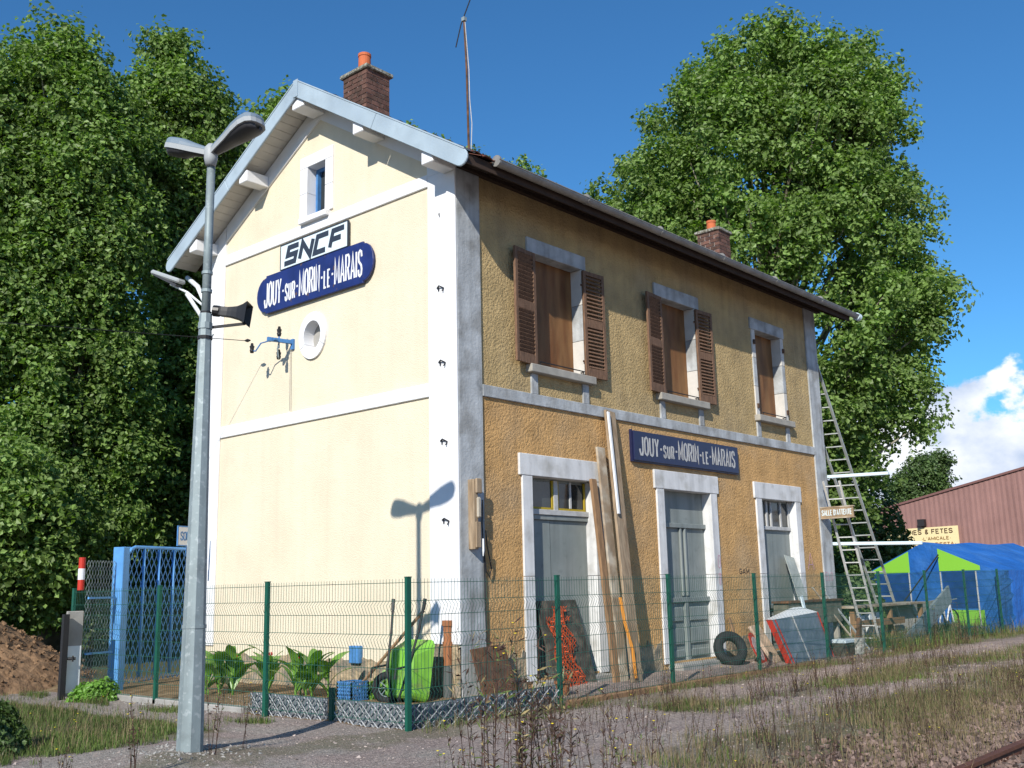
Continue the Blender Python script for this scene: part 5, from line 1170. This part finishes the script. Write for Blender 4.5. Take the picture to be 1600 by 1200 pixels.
# ---------------------------------------------------------------- canna lilies and bed plants
lv = MB(); nL = 6; vs = []
for k in range(nL+1):
    q = k/nL; wd = .066*math.sin(math.pi*min(1, q*.92+.06))**.8; z = q*.42-.10*q*q; x = .16*q*q
    vs += [(x, -wd, z+.012), (x, 0, z), (x, wd, z+.012)]
lv.add(vs, [(3*k, 3*k+1, 3*k+4, 3*k+3) for k in range(nL)]+[(3*k+1, 3*k+2, 3*k+5, 3*k+4) for k in range(nL)])
leafme = mesh('leaf', lv, True, False); leafme.materials.append(m_canna)
flo = MB()
for k in range(6):
    a_ = k*1.05; flo.add([(0, 0, 0), (math.cos(a_)*.05, math.sin(a_)*.05, .05), (math.cos(a_+.5)*.05, math.sin(a_+.5)*.05, .03), (math.cos(a_+.25)*.02, math.sin(a_+.25)*.02, .08)], [(0, 1, 3), (0, 2, 3)])
flome = mesh('flower', flo, False, False); flome.materials.append(m_red)
def canna(x, y, n, h, label, flowers):
    t = thing('canna_lily', label, 'plant', (x, y, -.26)); ns = max(2, n//5)
    for s in range(ns):
        sx, sy = x+random.uniform(-.2, .2), y+random.uniform(-.25, .25); hh = h*random.uniform(.75, 1.05)
        obj('stem', MB().tube([(sx, sy, -.26), (sx+.02, sy, -.26+hh)], .012, 5), m_canna, t)
        for k in range(n//ns):
            o = inst(leafme, 'leaf', t, (sx, sy, -.26+hh*(.15+.75*k/(n/ns))), (random.uniform(-.2, .2), random.uniform(.1, .7), k*2.4+s)); q = random.uniform(.95, 1.35); o.scale = (q, q, q)
        if s < flowers: inst(flome, 'flower', t, (sx+.02, sy, -.26+hh+.02), sc=(.7, .7, .7))
canna(-1.28, 3.45, 40, .54, 'canna lily with red flowers in the bed near the lamp post', 2)
canna(-.95, 1.98, 44, .56, 'large canna lily with broad leaves before the small blue box', 1)
canna(-1.0, 2.95, 14, .55, 'thin canna with a red bloom between the two broad ones', 2)
bush('bed_plant', 'green leafy plant in the bed behind the barrow wheel', (-.45, 1.0, -.3), (.28, .25, .34), 500, .08, m_canna, 'plant')

# ---------------------------------------------------------------- grass and weeds
def blades(name, P, h, w, m, lean=.5, kind='stuff'):
    n = len(P); a = rng.uniform(0, 2*math.pi, n); hh = h*rng.uniform(.4, 1.2, n); d = np.stack([np.cos(a), np.sin(a), np.zeros(n)], 1); s = np.stack([-np.sin(a), np.cos(a), np.zeros(n)], 1)*w*.5
    ln = rng.uniform(.1, lean, n)[:, None]*hh[:, None]; z = np.array([0, 0, 1.])
    b0, b1 = P-s, P+s; m0 = P+d*ln*.3+z*hh[:, None]*.6; tp = P+d*ln+z*hh[:, None]*(1-.15*ln/hh[:, None])
    V = np.stack([b0, b1, m0+s*.8, m0-s*.8, tp+s*.1, tp-s*.1], 1).reshape(-1, 3); i0 = np.arange(n)*6
    Q = np.concatenate([np.stack([i0, i0+1, i0+2, i0+3], -1), np.stack([i0+3, i0+2, i0+4, i0+5], -1)])
    me = bpy.data.meshes.new(name); arr_mesh(me, V, Q); me.materials.append(m); o = bpy.data.objects.new(name, me); col.objects.link(o); o['kind'] = kind; return o
def noise2(x, y, s=1.):
    return (np.sin(x*1.7*s+1.3*np.sin(y*2.1*s))+np.sin(y*2.3*s+1.7*np.sin(x*1.1*s+2))+.7*np.sin(x*5.1*s+y*3.7*s)+.5*np.sin(x*9.*s-y*7.*s))/3.2
def scatter(n, x0, x1, y0, y1, dens):
    x = rng.uniform(x0, x1, n); y = rng.uniform(y0, y1, n); k = rng.uniform(0, 1, n) < dens(x, y); x, y = x[k], y[k]; return np.stack([x, y, gz(x, y)-.005], 1)
dl = lambda x, y: (x < -2.65+.3*noise2(x, y, 1.5))*(1-((x > -3.35)&(x < -2.75)).astype(float)*.93)*np.clip(.75+.6*noise2(x, y), 0, 1)*(y > .05+.35*noise2(x, y, 2)+(x+5)*.15)
obj_g = blades('grass', scatter(110000, -7.5, -2.4, -.3, 7.5, dl), .075, .006, m_grass); 
dm = lambda x, y: np.clip(.45+1.1*noise2(x, y, .9), 0, 1)*np.exp(-((y+2.9+.05*x-.3*noise2(x, y*0, .6))/.36)**2)
df = lambda x, y: np.clip(.45+.9*noise2(x, y, 1.6), 0, 1)*np.exp(-((y+1.62)/.16)**2)
de = lambda x, y: np.clip(.55+1.2*noise2(x, y, .8), 0, 1)*np.exp(-((y+4.95)/.55)**2)*(x > -2.6)
de2 = lambda x, y: np.clip(.7+1.0*noise2(x, y, .8), 0, 1)*np.exp(-((y+5.2)/.75)**2)*(x > -2.6)
dh = lambda x, y: np.clip(.5+noise2(x, y, .7), 0, 1)
blades('grass', np.vstack([scatter(60000, .5, 16, -4, -2, dm), scatter(26000, -2.2, 30, -2.1, -1.2, df), scatter(42000, -2.6, 16, -6.2, -3.9, de)]), .10, .006, m_grass)
blades('dry_grass', np.vstack([scatter(40000, .5, 16, -4, -2, dm), scatter(20000, -2.2, 30, -2.1, -1.2, df), scatter(80000, -2.6, 18, -6.6, -3.7, de2), scatter(12000, -7.5, -2.4, -.5, 7.5, dl)]), .17, .004, m_grassd, lean=.7)
blades('grass', np.vstack([scatter(30000, 10.5, 34, -1.5, .6, dh), scatter(15000, 12, 34, .6, 6, dh)]), .26, .012, m_grass)
blades('dry_grass', scatter(9000, 10.5, 34, -1.5, .6, dh), .42, .008, m_grassd)
def weed(mb, x, y, h, spread, stems, r=.0035, leaves=14, fl=.3, z=None):
    z = gzf(x, y) if z is None else z
    for s in range(stems):
        a_ = random.uniform(0, 6.28); b0 = Vector((x+random.gauss(0, spread*.25), y+random.gauss(0, spread*.25), z)); hh = h*random.uniform(.6, 1.1)
        tp = b0+Vector((math.cos(a_)*spread*random.uniform(.2, 1), math.sin(a_)*spread*random.uniform(.2, 1), hh)); md = b0.lerp(tp, .5)+Vector((0, 0, hh*.06))
        mb.tube([b0, md, tp], [r, r*.8, r*.35], 3, cap=False, mi=0)
        for k in range(leaves):
            f = random.uniform(.25, 1); p = (b0.lerp(md, f*2) if f < .5 else md.lerp(tp, f*2-1)); e = p+Vector((random.gauss(0, 1), random.gauss(0, 1), random.uniform(.0, 1.6))).normalized()*hh*random.uniform(.02, .07)
            q = Vector((random.gauss(0, 1), random.gauss(0, 1), random.gauss(0, 1))).normalized()*r*random.choice((1., 1.6, 2.4))
            mb.add([p, (p+e)/2+q, e, (p+e)/2-q], [(0, 1, 2, 3)], random.choice((0, 0, 0, 0, 1, 2)))
        if random.random() < fl:
            c = tp; rr2 = .012
            mb.add([c+Vector((rr2*math.cos(t_), rr2*math.sin(t_), .004*(i % 2))) for i, t_ in enumerate(np.linspace(0, 6.28, 8)[:-1])], [tuple(range(7))], 3)
WM = [m_stem, m_stemt, m_grass, m_yflo]
def weed_thing(u, d, h, spread, stems, label, leaves=16, r=.003, fl=.3):
    p = at(u, 1000, d); mb = MB(); weed(mb, p.x, p.y, h, spread, stems, r, leaves, fl); o = obj('dry_weed', mb, WM, loc=(p.x, p.y, gzf(p.x, p.y)), fix=False); tag(o, label, 'weed')
weed_thing(762, 6.3, 1.22, .20, 17, 'tall reddish weed clump rising leftmost before the rusty sheet', 36)
weed_thing(812, 6.0, 1.22, .12, 21, 'densest dark red weed clump, in the middle before the rusty sheet', 40)
weed_thing(866, 6.1, 1.20, .17, 18, 'dark weed clump rising before the orange net', 38)
weed_thing(930, 6.4, .95, .2, 14, 'thin dark weed left of the first mesh panel foot', 26)
weed_thing(990, 6.6, .7, .18, 9, 'small dry weed below the foot of the planks', 22)
weed_thing(700, 6.6, .60, .12, 4, 'sparse dry weed with yellow buds right of the corner fence post', 16, fl=.8)
weed_thing(220, 8.8, .62, .12, 5, 'dry straw coloured weed in the grass left of the lamp', 24, .004)
weed_thing(335, 9.6, .62, .09, 4, 'brown weed stalks just right of the lamp foot', 26, .004)
weed_thing(385, 10., .55, .10, 3, 'brown weed stalk below the bed kerb', 22)
weed_thing(105, 8.4, .35, .18, 16, 'leafy dry weed patch by the added shade hedge', 18)
mb = MB(); random.seed(5)
for k in range(520):
    x = random.uniform(-2.4, 10)**1.0; y = random.gauss(-5.0, .6) if random.random() < .6 else random.gauss(-3.05, .35)
    if y < -6.4 or y > -1.7: continue
    weed(mb, x, y, random.uniform(.14, .46), .12, 3, .0025, 14, .05)
for k in range(90):
    x = random.uniform(-.2, 14); weed(mb, x, -1.62+random.gauss(0, .1), random.uniform(.12, .38), .12, 3, .003, 10, .08)
for k in range(110):
    x = random.uniform(11.5, 30); weed(mb, x, random.uniform(-1.5, .6), random.uniform(.3, .85), .2, 3, .006, 14, .1)
for k in range(60):
    x = random.uniform(-7, -2.7); weed(mb, x, random.uniform(.4, 6), random.uniform(.1, .3), .1, 3, .003, 8, .25)
obj('weeds', mb, WM, kind='stuff', fix=False)
# gravel and ballast stones
def stones(name, P, size, m):
    n = len(P); base = np.array([[1, 0, 0], [-.5, .87, 0], [-.5, -.87, 0], [0, 0, 1], [.3, .2, -.8]]); tri = np.array([[0, 1, 3], [1, 2, 3], [2, 0, 3], [1, 0, 4], [2, 1, 4], [0, 2, 4]])
    R_ = rng.normal(size=(n, 3, 3)); q_, _ = np.linalg.qr(R_); sc = (size*rng.uniform(.5, 1.3, (n, 1, 1)))*rng.uniform(.6, 1.1, (n, 1, 3))
    V = (base[None]*sc) @ q_+P[:, None]; T = (tri[None]+np.arange(n)[:, None, None]*5).reshape(-1, 3)
    me = bpy.data.meshes.new(name); arr_mesh(me, V.reshape(-1, 3), T); me.materials.append(m); o = bpy.data.objects.new(name, me); col.objects.link(o); o['kind'] = 'stuff'; return o
one = lambda x, y: np.ones_like(x)
g1 = lambda x, y: (x > -6)*np.clip(.6+.5*noise2(x, y, 2), .1, 1)*(1-.85*((x < -2.8)&(y > .3)))
stones('gravel', scatter(60000, -6.5, 4, -5.2, 3, g1), .011, m_peb)
stones('gravel', scatter(2600, -6.5, 12, -5.2, 3, g1), .024, m_peb)
stones('gravel', scatter(16000, 4, 14, -5, -1.3, one), .013, m_peb)
PB = scatter(26000, -4, 12, -8.2, -5.1, lambda x, y: np.clip((-y-4.9)/.7, 0, 1)); PB[:, 2] += rng.uniform(0, .04, len(PB)); stones('ballast', PB, .034, m_balst)
PL = scatter(1500, -5.4, -3.8, -2.0, -.4, lambda x, y: np.exp(-((x+4.6)**2+(y+1.2)**2)/.12)); stones('rubble', PL, .022, m_conc)
PK = scatter(500, -2.6, -1.9, 1.5, 5.6, lambda x, y: np.exp(-((x+2.3)/.12)**2)); stones('rubble', PK, .03, m_conc)
mo = bpy.data.objects['earth_mound']; mv = np.array([v.co for v in mo.data.vertices]); mv = mv[mv[:, 2] > -.25]; pk = mv[rng.integers(0, len(mv), 1600)]+rng.normal(size=(1600, 3))*np.array([.04, .04, .01])
stones('soil_clods', pk, .045, m_earth)
# rails
def rail(y, label):
    prof = [(-.07, -.14), (.07, -.14), (.07, -.125), (.012, -.11), (.012, -.04), (.036, -.03), (.036, 0), (-.036, 0), (-.036, -.03), (-.012, -.04), (-.012, -.11), (-.07, -.125)]
    tag(obj('rail', MB().prism(prof, (-40, y, -.34), (0, 1, 0), (0, 0, 1), (1, 0, 0), 160), m_rail), label, 'rail')
rail(-6.52, 'rusty rail crossing the bottom right corner of the picture'); rail(-7.98, 'rusty rail of the same track on the side nearer the viewer')
sme = mesh('sleeper', MB().box(-.12, .12, -1.25, 1.25, -.1, 0)); sme.materials.append(m_plankb)
slp = None
for k in range(7):
    o = bpy.data.objects.new('sleeper', sme); col.objects.link(o); o.location = (-1.8+k*.62, -7.25, -.475); tag(o, 'brown wooden sleeper sunk in the stony ballast under the rails', 'sleeper', 'sleepers under the track')
